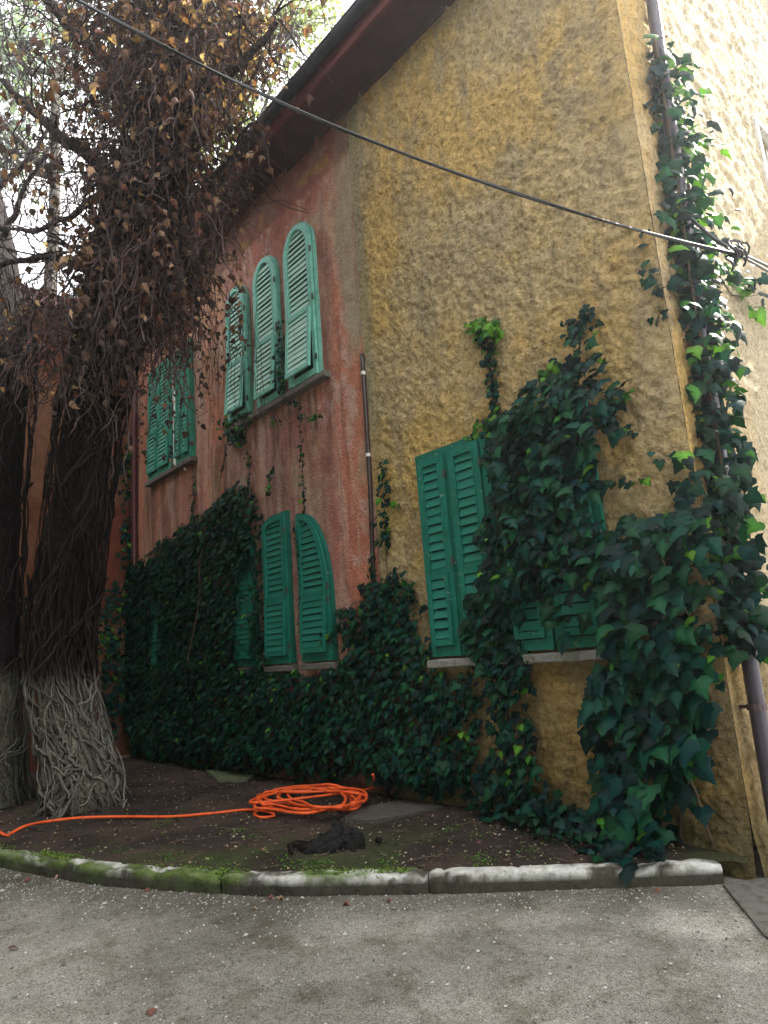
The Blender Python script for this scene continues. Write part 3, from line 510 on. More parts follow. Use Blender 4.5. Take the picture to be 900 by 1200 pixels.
# trailing over the soil
def ground_leaves(poly, n, size, h=.1):
    q = [at(x, y, 2, .16)[:2] for x, y in poly]; X0 = rng.uniform(min(a[0] for a in q), max(a[0] for a in q), n * 6); Y0 = rng.uniform(min(a[1] for a in q), max(a[1] for a in q), n * 6); k = inpoly(X0, Y0, q); x, y = X0[k][:n], Y0[k][:n]; m = len(x)
    z = soilz(x, np.minimum(y, 0)) + h * rng.random(m) + .01; nr = np.stack([rng.normal(.1, .35, m), rng.normal(-.45, .35, m), np.ones(m)], -1); tp = np.stack([rng.normal(.3, .7, m), rng.normal(-.7, .5, m), rng.normal(-.3, .2, m)], -1)
    ci = rng.integers(0, 7, m); return [np.stack([x, y, z], -1), size * rng.uniform(.5, 1.2, m), nr, tp, ci]
Lg = ground_leaves([(520, 935), (600, 925), (660, 935), (700, 985), (740, 1005), (690, 1003), (620, 975), (560, 960)], 420, .095, .16)
ivy((-1.8, 0, .15), 'ivy climbing in a column over the green window shutters of the yellow wall', cat(La, Lb, Lsp, Lt, Lh, Lx, Ly, Lz, Lq, Lr, Lw, Lg),
    [([W_(570, 392, -.03), W_(576, 440, -.03), W_(579, 490, -.04), W_(574, 540, -.05), W_(584, 620, -.1), W_(590, 760, -.14), W_(600, 900, -.1)], .014), (smoothpath([W_(604, 900, -.1), W_(590, 800, -.1), W_(582, 700, -.12), W_(610, 600, -.14), W_(660, 500, -.06), W_(684, 380, -.03)]), .014),
     ([W_(690, 470, -.03), W_(694, 520, -.03), W_(700, 566, -.03), W_(745, 568, -.03)], .005), ([W_(600, 420, -.03), W_(645, 400, -.03), W_(690, 385, -.03)], .004)], 300)
# 3. corner ivy with large leaves, and up the drainpipe
pA = facpoly([(712, 612), (735, 600), (775, 606), (812, 600), (826, 588), (836, 604), (838, 640), (832, 700), (838, 770), (836, 790), (832, 840), (826, 885), (818, 935), (796, 985), (750, 1000), (706, 985), (694, 955), (706, 905), (694, 866), (676, 856), (694, 800), (722, 780), (716, 700), (709, 650)])
L3 = fac_leaves(pA, 430, .150, .36, low=.25, young=.06, edge=.16)
pp = [(.10, .52, 6.7), (.10, .46, 5.8), (.10, .40, 5.0), (.10, .33, 4.2), (.10, .30, 3.4), (.10, .27, 2.7), (.08, .16, 2.0), (.06, .1, 1.5)]
L4 = path_leaves(pp, 1000, .16, .125, .10, out=(.6, -.75, 0)); L5 = path_leaves([(.08, .85, 6.6), (.1, .8, 5.9), (.1, .85, 5.1), (.1, .62, 4.3), (.1, .55, 3.6)], 300, .2, .12, .45, out=(.85, -.4, .1))
L6 = path_leaves([(.12, 1.0, 4.9), (.14, 1.5, 4.75), (.14, 1.9, 4.7)], 55, .18, .12, .4, out=(.85, -.4, .1)); L7 = path_leaves([(.08, .35, 2.0), (.12, .6, 1.55), (.12, .75, 1.4)], 34, .12, .12, .3, out=(.7, -.6, .1))
L8 = path_leaves([(-.05, -.05, 2.9), (.05, .02, 2.2), (.1, .1, 1.9)], 70, .13, .12, .1, out=(.45, -.85, 0)); Lg2 = ground_leaves([(690, 955), (790, 950), (800, 985), (770, 1008), (730, 1012), (690, 985)], 110, .14, .2)
L9 = path_leaves([(.0, -.02, 3.9), (-.02, -.02, 4.3), (.0, .0, 4.7)], 22, .1, .09, .1, out=(0, -1, 0))
ivy((-.5, 0, .15), 'large-leaved ivy on the right corner climbing round the drainpipe', cat(L3, L4, L5, L6, L7, L8, L9, Lg2),
    [(wander((-.5, -.1, .15), (-.1, -.05, 2.6), 12, .03), .016), (wander((-.2, -.1, .2), (-.4, -.1, 2.3), 12, .03), .012), (np.array(smoothpath(pp, 4)) + (.05, -.07, 0), .016), (wander((.1, .5, 3.2), (.1, .85, 6.6), 14, .03), .01), (wander((.1, .7, 4.6), (.12, 1.9, 4.7), 8, .03), .008)], 300)
# 4. small plants on the red wall
ivy((-6.3, 0, 4.6), 'small green ivy tuft hanging from the sill below the third arched shutter', cat(path_leaves([W_(262, 500), W_(275, 492), W_(295, 488)], 120, .1, .075, .4), path_leaves([W_(275, 512), W_(285, 508)], 90, .13, .075, .02), path_leaves([W_(268, 515), W_(262, 540), W_(258, 560)], 26, .04, .05, .05), path_leaves([W_(288, 520), W_(292, 550), W_(290, 575)], 40, .05, .055, .08)),
    [([W_(268, 505, -.03), W_(262, 540, -.03), W_(256, 575, -.03)], .006), ([W_(288, 500, -.03), W_(293, 550, -.03), W_(288, 600, -.03)], .008)], 100)
ivy((-5.1, 0, 3.6), 'thin ivy strand reaching from the ground floor to the middle arched upper shutter', cat(path_leaves([W_(327, 375, -.13), W_(330, 420, -.13), W_(331, 465, -.13)], 90, .05, .07, .15), path_leaves([W_(322, 430, -.13), W_(318, 455, -.13)], 10, .04, .07, .1), path_leaves([W_(330, 470, -.12), W_(352, 478), W_(354, 540), W_(357, 600)], 90, .03, .05, .08), path_leaves([W_(320, 492), W_(340, 497)], 14, .05, .06, .35), path_leaves([W_(354, 490), W_(368, 488), W_(379, 482)], 24, .04, .06, .35)),
    [([W_(330, 400, -.12), W_(331, 465, -.14), W_(350, 480, -.03), W_(354, 540, -.02), W_(357, 605, -.02), W_(350, 680, -.03), W_(352, 775, -.03)], .007), ([W_(352, 492, -.02), W_(338, 497, -.02), W_(322, 493, -.02)], .004), ([W_(354, 492, -.02), W_(379, 483, -.02)], .004)], 100)
ivy((-4.9, 0, 1.6), 'slender ivy tendrils between the two dark ground floor shutters', cat(path_leaves([W_(345, 615, -.1), W_(349, 640, -.1), W_(352, 690, -.1), W_(350, 760, -.1)], 40, .03, .05, .05), path_leaves([W_(378, 748, -.13), W_(392, 744, -.13)], 12, .05, .07, .4)), [([W_(345, 610, -.03), W_(350, 690, -.04), W_(349, 778, -.03)], .006)], 40)
ivy((-3.2, 0, 2.4), 'narrow ivy patch beside the thin conduit at the seam of the two plasters', cat(path_leaves([W_(448, 545), W_(449, 580), W_(450, 620), W_(452, 635)], 110, .07, .065, .06), path_leaves([W_(460, 590), W_(468, 590)], 6, .03, .06, 1.), path_leaves([W_(434, 650, -.09), W_(438, 680, -.09)], 26, .04, .06, .2)), [([W_(449, 545, -.02), W_(452, 640, -.02), W_(455, 690, -.03)], .006)], 80)
ivy((-7.6, 0, 3.8), 'ivy trailing up beside the square upper window towards the sill', cat(path_leaves([W_(228, 550, -.05), W_(226, 590, -.05), W_(225, 615, -.05)], 40, .05, .06, .1), path_leaves([W_(318, 548, -.1), W_(315, 575, -.1)], 26, .05, .07, .5)), [([W_(230, 545, -.03), W_(226, 610, -.03)], .006), ([W_(318, 552, -.06), W_(310, 600, -.06)], .006)], 40)
def V_(px, py, x=-10.52): return tuple(at(px, py, 0, x))
ivy((-10.5, -.4, .15), 'sparse ivy on the wing wall beside the left drainpipe', cat(path_leaves([V_(148, 520), V_(146, 560), V_(148, 620), V_(146, 660)], 130, .12, .09, .08, out=(1, 0, 0)), path_leaves([V_(140, 690), V_(128, 740), V_(135, 800), V_(128, 850)], 330, .25, .1, .14, out=(1, -.2, 0)), path_leaves([V_(30, 700), V_(28, 760), V_(34, 800)], 70, .2, .1, .05, out=(1, 0, 0))), [(wander(V_(140, 860), V_(150, 500), 12, .03), .012)], 120)

# ------------------------------------------------------------------ vine-covered trees
def trunk_tree(name, label, base, pts, radii, white_to, nst, seed, nthin, roots=True):
    r = tag(empty(name, base), label, 'tree'); Q = smoothpath(pts, 6); t = np.linspace(0, 1, len(pts)); R = np.interp(np.linspace(0, 1, len(Q)), t, radii)
    n = 40; a = np.arange(n) / n * 2 * math.pi; mb = MB(); rows = []; cols = []
    QQ = np.array([np.interp(np.linspace(0, 1, 90), np.linspace(0, 1, len(Q)), Q[:, k]) for k in range(3)]).T; RR = np.interp(np.linspace(0, 1, 90), np.linspace(0, 1, len(Q)), R)
    for q, rr in zip(QQ, RR):
        lob = 1 + .10 * np.sin(a * 5 + seed + q[2] * .4) * math.exp(-max(q[2], 0) / 1.2) + .22 * (fbm(a * 9 + seed, np.full(n, q[2] * 1.1), 401 + seed, 4, .7) - .5) * (1 - .0 * a)
        lob[-1] = (lob[-2] + lob[0]) / 2; rad = rr * lob; rows.append(np.stack([q[0] + rad * np.cos(a), q[1] + rad * np.sin(a), np.full(n, q[2])], -1))
        wl = sst(white_to + .06, white_to - .06, q[2] + .12 * (fbm(a * 5, np.full(n, q[2] * 2), 410) - .5)); cols.append(mixc(np.tile((.022, .018, .018), (n, 1)), mixc(np.tile((.27, .26, .20), (n, 1)), (.08, .075, .05), fbm(a * 5, np.full(n, q[2] * 4), 414)), wl))
    P = np.array(rows); C = np.array(cols); P = np.concatenate([P, P[:, :1]], 1); C = np.concatenate([C, C[:, :1]], 1); grid(mb, P, C, True); mb.build('trunk', M['bark'], r, smooth=True, off=base)
    def on(ang, z, extra):
        i = np.interp(z, QQ[:, 2], np.arange(90)); qx = np.interp(i, range(90), QQ[:, 0]); qy = np.interp(i, range(90), QQ[:, 1]); rr = np.interp(i, range(90), RR) * 1.0 + extra; return np.stack([qx + rr * np.cos(ang), qy + rr * np.sin(ang), z], -1)
    def stemc(Pz):
        wl = sst(white_to + .22, white_to - .1, Pz + .15 * (fbm(Pz * 6, Pz * 0 + rng.uniform(0, 50), 5) - .5)); return mixc(np.tile((.030, .023, .022), (len(Pz), 1)), np.tile((.145, .138, .115), (len(Pz), 1)), wl)
    camang = math.atan2(CAM[1] - base[1], CAM[0] - base[0])
    for i in range(nst):
        z0 = -.02 + base[2]; z1 = rng.uniform(.7, 1.7) if i % 3 else rng.uniform(3, 6.5); m = 26; z = np.linspace(z0, z1, m); ang = camang + rng.uniform(-1.7, 1.7) + np.cumsum(rng.normal(0, .07 if z1 > 2 else .11, m)); ex = .03 + .03 * rng.random() + .05 * np.exp(-(z - z0) / .18) * roots
        Pq = on(ang, z, ex + .015 * np.sin(z * 5 + i)); mb = MB(); r0 = rng.choice([.008, .013, .020, .032], p=[.35, .35, .22, .08]); mb.tube(Pq, r0 * (1 - .4 * np.linspace(0, 1, m)) * (1 + .3 * (vn(z * 9, z * 0 + i, 3) - .5)), 6, stemc(z) * rng.uniform(.55, 1.15)); mb.build('vine_stem', M['stem'], r, smooth=True, off=base)
    mb = MB()
    for i in range(nthin):
        low = i % 7 == 0; zc = rng.uniform(base[2], white_to + .0) if low else rng.uniform(white_to - .2, 7.0); m = 16; L_ = rng.uniform(.3, 1.1) * (1 if low else 1.6); sl_ = rng.uniform(-1, 1) if low else rng.normal(0, .35); dz = np.linspace(-.5, .5, m) * L_ * math.cos(sl_ * 1.3)
        z = np.clip(zc + dz + np.cumsum(rng.normal(0, .012, m)), base[2] + .01, 9); ang = camang + rng.uniform(-1.8, 1.8) + np.linspace(-.5, .5, m) * L_ * math.sin(sl_ * 1.3) / .5 + np.cumsum(rng.normal(0, .04, m)); ex = .05 + .07 * rng.random() + .02 * np.sin(np.linspace(0, 3, m) * 3.1) + .10 * np.exp(-(z - base[2]) / .12) * roots * rng.random()
        mb.tube(on(ang, z, ex), rng.choice([.004, .007, .012, .018]), 4, stemc(z) * rng.uniform(.45, 1.3), cap=False)
    o = mb.build('vine_tangle', M['stem'], r, smooth=True, off=base); o['kind'] = 'stuff'
    return r, on
b1 = (-6.35, -2.25, .15)
def T_(px, py, y=-2.25): return tuple(at(px, py, 1, y))
bt, on1 = trunk_tree('vine_covered_tree', 'large leaning tree wrapped in dead vines, whitewashed at its foot', b1, [(-6.35, -2.25, .05), (-6.30, -2.25, .5), T_(71, 780), T_(86, 640), T_(108, 480), T_(140, 350), T_(178, 200), T_(205, 60), T_(225, -60)], [.42, .32, .29, .29, .30, .32, .28, .22, .15], 1.50, 30, 3, 420)
b2 = (-8.9, -2.9, .15)
def T2(px, py): return tuple(at(px, py, 1, -2.9))
bt2, on2 = trunk_tree('vine_covered_tree', 'dark trunk at the left edge of the picture, whitewashed at its foot', b2, [T2(-22, 945)[:2] + (.05,), T2(-22, 900), T2(-20, 780), T2(-18, 640), T2(-8, 520), T2(2, 420), T2(-4, 300), T2(-30, 150), tuple(np.array(T2(-30, 150)) + (-.25, -.15, 2.4))], [.50, .45, .42, .42, .40, .34, .28, .22, .14], 1.66, 24, 8, 160)

# dry vine and dead leaves hanging from the first tree: depth spread about the trunk
def veil(n, px, sx, py, sy, d0, dd):
    u = rng.normal(px - 7, sx * .94, n); v = rng.normal(py, sy, n); dirs = (RM @ np.stack([u - 450, 600 - v, np.full(n, -F)])).T; dirs /= np.linalg.norm(dirs, axis=1)[:, None]; return CAM + dirs * np.clip(rng.normal(d0, dd, n), 7.2, 14)[:, None]
# crown clumps: where (sight line), spread, distance from the photographer, weight
blobs = [(230, 40, 50, 50, 10.3, .7, 16), (150, 50, 45, 55, 10.2, .8, 5), (290, 40, 32, 40, 10.8, .7, 8), (215, 150, 45, 50, 9.9, .6, 16), (150, 190, 38, 50, 9.6, .7, 8), (195, 270, 36, 40, 9.3, .5, 14), (238, 250, 18, 34, 9.2, .3, 5), (160, 350, 32, 36, 9.0, .5, 10), (205, 350, 22, 26, 9.0, .35, 6), (85, 110, 45, 60, 9.6, .8, 3), (20, 60, 45, 60, 9.2, .8, 1), (60, 380, 40, 30, 8.8, .5, 5), (290, 130, 18, 26, 10.6, .3, 1), (115, 420, 32, 36, 8.8, .5, 4), (190, -90, 90, 60, 11, .9, 14), (190, 130, 30, 75, 8.7, .35, 14), (165, 290, 30, 50, 8.5, .3, 10), (60, 190, 40, 40, 9.4, .6, 1), (110, 330, 30, 30, 8.6, .3, 5), (210, 20, 45, 40, 9, .4, 8)]
tw = sum(b[6] for b in blobs)
def in_rooms(P): return (P[:, 1] > -.15) & (P[:, 2] < 8.9) | (P[:, 1] > -.75) & (P[:, 2] > 8.3) & (P[:, 2] < 9.3)
def cluster(total, spread=1.0):
    out = []
    for (px, py, sx, sy, y0, dy, w) in blobs: out.append(veil(int(total * w / tw), px, sx * spread, py, sy * spread, y0, dy))
    P = np.concatenate(out); P = P[~in_rooms(P)]; return P
P = cluster(14500); u = fbm(P[:, 0] * 2.3, P[:, 2] * 2.3 + P[:, 1], 501, 3) + rng.normal(0, .06, len(P)); P = P[u > .44]
# hanging strands in front of the wall below the crown
hang = []
for (px, py0, py1, k) in ((165, 400, 540, 26), (185, 390, 520, 20), (200, 380, 545, 30), (232, 360, 500, 22), (240, 370, 470, 20), (255, 350, 450, 16), (262, 330, 440, 18), (285, 330, 440, 14), (276, 350, 420, 12), (150, 420, 520, 14), (215, 400, 560, 16), (212, 390, 430, 40), (205, 395, 470, 22)):
    q = np.linspace(0, 1, k); hang.append(np.array([at(px + rng.normal(0, 5), py0 + (py1 - py0) * t, 1, -.38 + rng.normal(0, .1)) for t in q]))
H = np.concatenate(hang); P = np.concatenate([P, H]); n = len(P)
nrm = np.stack([rng.normal(.3, .8, n), rng.normal(-.8, .7, n), rng.normal(0, .6, n)], -1); tip = np.stack([rng.normal(0, .5, n), rng.normal(0, .5, n), -np.ones(n)], -1)
sz = .085 * rng.uniform(.5, 1.35, n); ci = rng.choice(7, n, p=[.22, .17, .2, .12, .18, .06, .05])
leaves(bt, b1, P, sz, nrm, tip, ci, DEADC, DVV, DV, M['dead'], 300, 'dead_leaf', 'dead_foliage')
mb = MB()
S = cluster(4600, 1.1)
for p in S:
    m = 7; L_ = rng.uniform(.25, .8); d = np.array([rng.normal(-.15, .5), rng.normal(-.1, .4), rng.normal(-.6, .7)]); d /= np.linalg.norm(d); t = np.linspace(0, 1, m)[:, None]; Q = p + d * t * L_ + np.cumsum(rng.normal(0, .035, (m, 3)), 0); Q[:, 2] -= .2 * (t[:, 0] ** 2) * L_
    mb.tube(Q, rng.uniform(.003, .0075), 3, np.array((.06, .043, .043)) * rng.uniform(.4, 2.2), cap=False)
for h in hang:
    mb.tube(h + np.cumsum(rng.normal(0, .012, h.shape), 0), .004, 3, (.06, .045, .04), cap=False)
for i in range(60):
    px = rng.uniform(150, 300); m = 9; a0 = at(px, rng.uniform(330, 400), 1, -.3); Q = a0 + np.stack([rng.normal(0, .05, m).cumsum(), rng.normal(0, .01, m).cumsum(), -np.linspace(0, rng.uniform(.6, 2.2), m)], -1); mb.tube(Q, .0035, 3, (.07, .05, .045), cap=False)
o = mb.build('dry_twigs', M['stem'], bt, off=b1); o['kind'] = 'stuff'
# limbs of both trees
mb_l = []
for (pa, ya, pb, yb, pc, yc, r0) in (((150, 330), -2.2, (60, 300), -2.7, (-20, 320), -3.2, .07), ((170, 240), -2.2, (80, 180), -3, (-10, 100), -3.6, .09), ((190, 160), -2.2, (100, 60), -2.8, (30, -40), -3.4, .08), ((175, 200), -2.2, (60, 250), -2.6, (0, 260), -3., .05), ((150, 300), -2.2, (110, 310), -2.5, (60, 305), -2.8, .04), ((200, 120), -2.1, (270, 80), -1.8, (330, 20), -1.5, .07), ((190, 220), -2.0, (250, 200), -1.6, (300, 150), -1.3, .04), ((120, 395), -2.4, (60, 400), -2.6, (5, 425), -2.8, .055), ((205, 60), -2.2, (160, -30), -2.4, (100, -100), -2.8, .08)):
    Q = smoothpath([at(*pa, 1, ya), at(*pb, 1, yb), at(*pc, 1, yc)], 8); Q += np.cumsum(rng.normal(0, .02, Q.shape), 0); mb = MB(); mb.tube(Q, np.linspace(r0, r0 * .4, len(Q)), 8, (.05, .04, .038))
    for j in range(16):
        p = Q[rng.integers(3, len(Q))]; d = rng.normal(0, 1, 3); d /= np.linalg.norm(d); m = 6; mb.tube(p + d * np.linspace(0, rng.uniform(.4, 1.4), m)[:, None] + np.cumsum(rng.normal(0, .05, (m, 3)), 0), np.linspace(.014, .004, m), 4, (.05, .042, .04), cap=False)
    mb.build('branch', M['bark'], bt, smooth=True, off=b1)

for (dx, dy, dz, z0, r0) in ((.9, .4, 1.4, 8.2, .06), (-1.3, -.9, 1.2, 7.4, .07), (.7, .9, 1.5, 9.6, .06), (-1.1, .4, 1.6, 10.2, .06), (-.4, -1.4, 1.3, 9.2, .05)):
    a_ = np.array(on2(0, z0, -.1)); Q = smoothpath([a_, a_ + (dx * .5, dy * .5, dz * .35), a_ + (dx, dy, dz)], 8); Q += np.cumsum(rng.normal(0, .02, Q.shape), 0); mb = MB(); mb.tube(Q, np.linspace(r0, r0 * .4, len(Q)), 8, (.05, .04, .038))
    for j in range(14):
        p = Q[rng.integers(3, len(Q))]; d = rng.normal(0, 1, 3); d /= np.linalg.norm(d); m = 6; mb.tube(p + d * np.linspace(0, rng.uniform(.4, 1.2), m)[:, None] + np.cumsum(rng.normal(0, .05, (m, 3)), 0), np.linspace(.012, .003, m), 4, (.05, .042, .04), cap=False)
    mb.build('branch', M['bark'], bt2, smooth=True, off=b2)
# ------------------------------------------------------------------ other trees (seen behind the house, unseen ones added for shade)
def leafy_tree(name, label, base, h, r, blobs, nleaf, size, col, tr=.3, trunk_c=(.11, .10, .09), lean=(0, 0), twigs=120, group=None):
    root = tag(empty(name, base), label, 'tree', group); base = np.array(base, float); mb = MB()
    Q = np.array([base + (lean[0] * t, lean[1] * t, h * t) for t in np.linspace(0, 1, 12)]) + np.r_[np.zeros((1, 3)), np.cumsum(rng.normal(0, .05, (11, 3)), 0) * (1, 1, 0)]; mb.tube(Q, np.linspace(r, r * .35, 12), 12, trunk_c); mb.build('trunk', M['bark'], root, smooth=True, off=base)
    mb = MB(); m2 = MB(); w = np.array([b[3] ** 2 for b in blobs]); w /= w.sum()
    for (bx, by, bz, br), ww in zip(blobs, w):
        c = np.array((bx, by, bz)); k = int(nleaf * ww); v = rng.normal(0, 1, (k, 3)); v /= np.linalg.norm(v, axis=1)[:, None]; p = c + v * br * (rng.random((k, 1)) ** .45) * (1, 1, .8); u = fbm(p[:, 0] * 1.4 + p[:, 1], p[:, 2] * 1.4 - p[:, 1] * .5, 601, 3); p = p[u > .45]; k = len(p)
        leafmesh(mb, p, size * rng.uniform(.6, 1.3, k), rng.normal(0, 1, (k, 3)) + (0, 0, .5), rng.normal(0, 1, (k, 3)) - (0, 0, .3), np.array(col) * rng.uniform(.6, 1.5, (k, 1)))
        j = np.argmin(abs(Q[:, 2] - (bz - br * .8))); m2.tube(smoothpath([Q[j], (Q[j] + c) / 2 + (0, 0, -.2), c], 4), np.linspace(r * .35, .03, 9), 6, trunk_c)
        for q in range(int(twigs * ww)):
            d = rng.normal(0, 1, 3); d /= np.linalg.norm(d); m2.tube(c + d * np.linspace(0, br * 1.05, 6)[:, None] + np.cumsum(rng.normal(0, .08, (6, 3)), 0), np.linspace(.03, .006, 6), 4, trunk_c, cap=False)
    o = mb.build('crown', M['treeleaf'], root, off=base); m2.build('branches', M['bark'], root, smooth=True, off=base); return root
M['treeleaf'] = mat('tree_leaf', rough=.6, spec=.3, transl=.2)
def far(px, py, x, r): q = at(px, py, 0, x); return (q[0], q[1], q[2], r)
leafy_tree('background_tree', 'pale tree behind the wing roof with a grey bare trunk at upper left', (-14.2, float(at(64, 320, 0, -14.2)[1]), 0), 17, .27, [far(20, 60, -15, 2.), far(90, 30, -16, 1.8), far(10, 180, -15, 1.4), far(130, 100, -17, 1.6), far(60, -60, -15, 2.2), far(-60, 60, -14, 2.4)], 5200, .15, (.13, .16, .16), twigs=520)
leafy_tree('background_tree', 'light green tree showing above the eaves behind the vine', (-17, 5, 0), 15, .3, [far(215, 190, -17, 1.5), far(270, 120, -17, 2.), far(340, 30, -16, 2.2), far(250, 60, -18, 2.)], 7000, .16, (.14, .17, .05), twigs=200)
leafy_tree('added_shade_tree', 'tall leafy tree added unseen beside the right end of the house to shade road and wall', (4.2, 10.5, 0), 9, .3, [(1.8, 8.2, 8.0, 2.1), (4.2, 9, 8.6, 2.3), (2.2, 6.4, 7.2, 1.5), (5.5, 7.5, 7.8, 2.2), (3.6, 6.5, 6.6, 1.6), (1.3, 10.2, 9.6, 1.8), (3, 7.2, 9.4, 1.7), (1.4, 7.3, 9.3, 1.2), (5, 8, 9.6, 2.), (2.4, 6.0, 8.3, 1.2)], 22000, .22, (.07, .12, .04))  # unseen tree, crown shaped to keep sun off the road and lower gable
for i, (x, y, l) in enumerate(((-12.5, -10.5, 'farthest left'), (-6.5, -11.5, 'second from the left'), (-.5, -12, 'middle'), (5.5, -11.5, 'second from the right'), (11.5, -9.5, 'farthest right'))):
    leafy_tree('added_shade_tree', 'dense dark tree added unseen behind the viewer to block low sky, ' + l + ' of the row', (x, y, 0), 10, .3, [(x, y, 6.5, 3.3), (x - 2, y + .5, 4.2, 2.8), (x + 2, y + .4, 4.4, 2.9), (x, y + .5, 2.2, 2.8), (x - 1, y + .8, 9.5, 2.8), (x + 1.6, y + .5, 9., 2.6)], 9000, .42, (.045, .075, .03), twigs=20, group='unseen trees added to block low sky')  # unseen row added to hide low sky and darken the lower front
# shrub between the trunks
n = 2400; v = rng.normal(0, 1, (n, 3)); v /= np.linalg.norm(v, axis=1)[:, None]; q = at(8, 905, 1, -1.9); q[2] = .45; p = q + v * rng.random((n, 1)) ** .5 * (.55, .4, .45); p = p[p[:, 2] > .1]; n = len(p)
sh = tag(empty('shrub', (q[0], q[1], .13)), 'low dark green shrub between the two whitewashed trunks', 'shrub'); mb = MB(); leafmesh(mb, p, .06 * rng.uniform(.6, 1.3, n), rng.normal(0, 1, (n, 3)) + (0, 0, .6), rng.normal(0, 1, (n, 3)) + (0, 0, .6), np.array((.035, .075, .03)) * rng.uniform(.6, 1.4, (n, 1))); mb.build('foliage', M['ivy'], sh, off=(q[0], q[1], .13))
for i in range(14): mb = MB(); mb.tube(wander((q[0] + rng.normal(0, .06), q[1] + rng.normal(0, .06), .1), q + rng.normal(0, .25, 3) + (0, 0, .1), 6, .015), .006, 4, (.07, .055, .04)); mb.build('stem', M['stem'], sh, off=(q[0], q[1], .13))

# ================================================================== SMALL THINGS
def Gp(px, py, h=0):
    q = at(px, py, 2, .15); q = at(px, py, 2, float(soilz(q[0], min(q[1], 0))) + h); return q
# garden hose: tail, then about nine loose loops
pts = [at(-40, 945, 2, .2), at(-5, 972, 2, .17), Gp(8, 979, .02), Gp(12, 977, .02), Gp(30, 968, .02), Gp(60, 962, .05), Gp(100, 958, .02), Gp(150, 957, .02), Gp(200, 957, .02), Gp(250, 953, .02), Gp(290, 949, .02), Gp(315, 952, .03), Gp(321, 956, .02), Gp(306, 958, .02), Gp(298, 953, .02), Gp(312, 947, .03)]
lc = [(368, 933, 66, 17), (360, 935, 58, 14), (374, 930, 62, 14), (352, 936, 50, 14), (380, 931, 52, 15), (366, 932, 68, 15), (345, 938, 44, 12), (388, 930, 46, 12), (362, 934, 60, 12)]
for i, (cx, cy, rx, ry) in enumerate(lc):
    rx *= .93; ry *= .92
    for k in range(12):
        t = math.pi * .75 - (k / 12) * 2 * math.pi; f_ = k / 12; nx_ = lc[min(i + 1, len(lc) - 1)]
        px = (cx * (1 - f_) + nx_[0] * f_) + (rx * (1 - f_) + nx_[2] * f_) * math.cos(t) + random.uniform(-6, 6); py = (cy * (1 - f_) + nx_[1] * f_) + (ry * (1 - f_) + nx_[3] * f_) * math.sin(t) * .95 + random.uniform(-2.6, 2.6)
        pts.append(Gp(px, py + 3, .02 + .009 * i + random.uniform(0, .05)))
pts += [Gp(430, 925, .06), Gp(438, 913, .2), Gp(437, 908, .3)]
mb = MB(); Q = smoothpath(pts, 6); mb.tube(Q, .0135, 8, (.78, .11, .022)); tag(mb.build('garden_hose', M['hose'], smooth=True), 'bright orange garden hose coiled on the soil bed with its tail running left', 'hose')
# cable across the picture, spliced to the wall at the right
E0 = at(865, 298, 1, .12); A0 = CAM + (RM @ np.array([90 - 450, 600, -F])) * (5.2 / F); Aff = A0 + (A0 - E0) * .6
cab = tag(empty('overhead_cable', tuple(E0)), 'black overhead cable slanting across the house front to the right wall', 'cable')
t = np.linspace(0, 1, 60)[:, None]; base_ = Aff * (1 - t) + E0 * t; u01 = t * 1.6 - .6; sag = 4 * u01 * (1 - u01) * np.array([[0, 0, -1]])
# sag chosen so that the line passes where the photograph shows it
mb = MB(); mb.tube(base_ + sag * .25, .0105, 7, (.02, .02, .024)); mb.build('cable', M['rubber'], cab, smooth=True, off=E0)
mb = MB(); mb.tube(base_ + sag * .25 + np.c_[.011 * np.sin(t[:, 0] * 17), .011 * np.cos(t[:, 0] * 17), .011 * np.cos(t[:, 0] * 17)], .0065, 6, (.02, .02, .024)); mb.build('cable', M['rubber'], cab, smooth=True, off=E0)
for dz in (0, .05):
    mb = MB(); mb.tube(smoothpath([E0 + (0, 0, dz * .3), at(900, 318, 1, .8) + (0, 0, dz), at(930, 335, 1, 1.6) + (0, 0, dz), at(1000, 365, 1, 4) + (0, 0, dz)], 5), .011, 6, (.02, .02, .024)); mb.build('cable', M['rubber'], cab, smooth=True, off=E0)
mb = MB()
for i in range(9): 
    a_ = np.linspace(0, 6.3, 12); r_ = rng.uniform(.03, .07); c_ = E0 + rng.normal(0, .03, 3); tl = rng.normal(0, 1, 3); mb.tube(np.stack([c_[0] + .02 * np.sin(a_ * 2), c_[1] + r_ * np.cos(a_), c_[2] + r_ * np.sin(a_)], -1), .008, 5, (.02, .02, .024))
mb.tube([E0, (E0 + (.13, .40, 4.98)) / 2 + (0, 0, -.03), (.13, .40, 4.98)], .014, 6, (.05, .05, .05)); mb.build('splice_knot', M['rubber'], cab, off=E0)
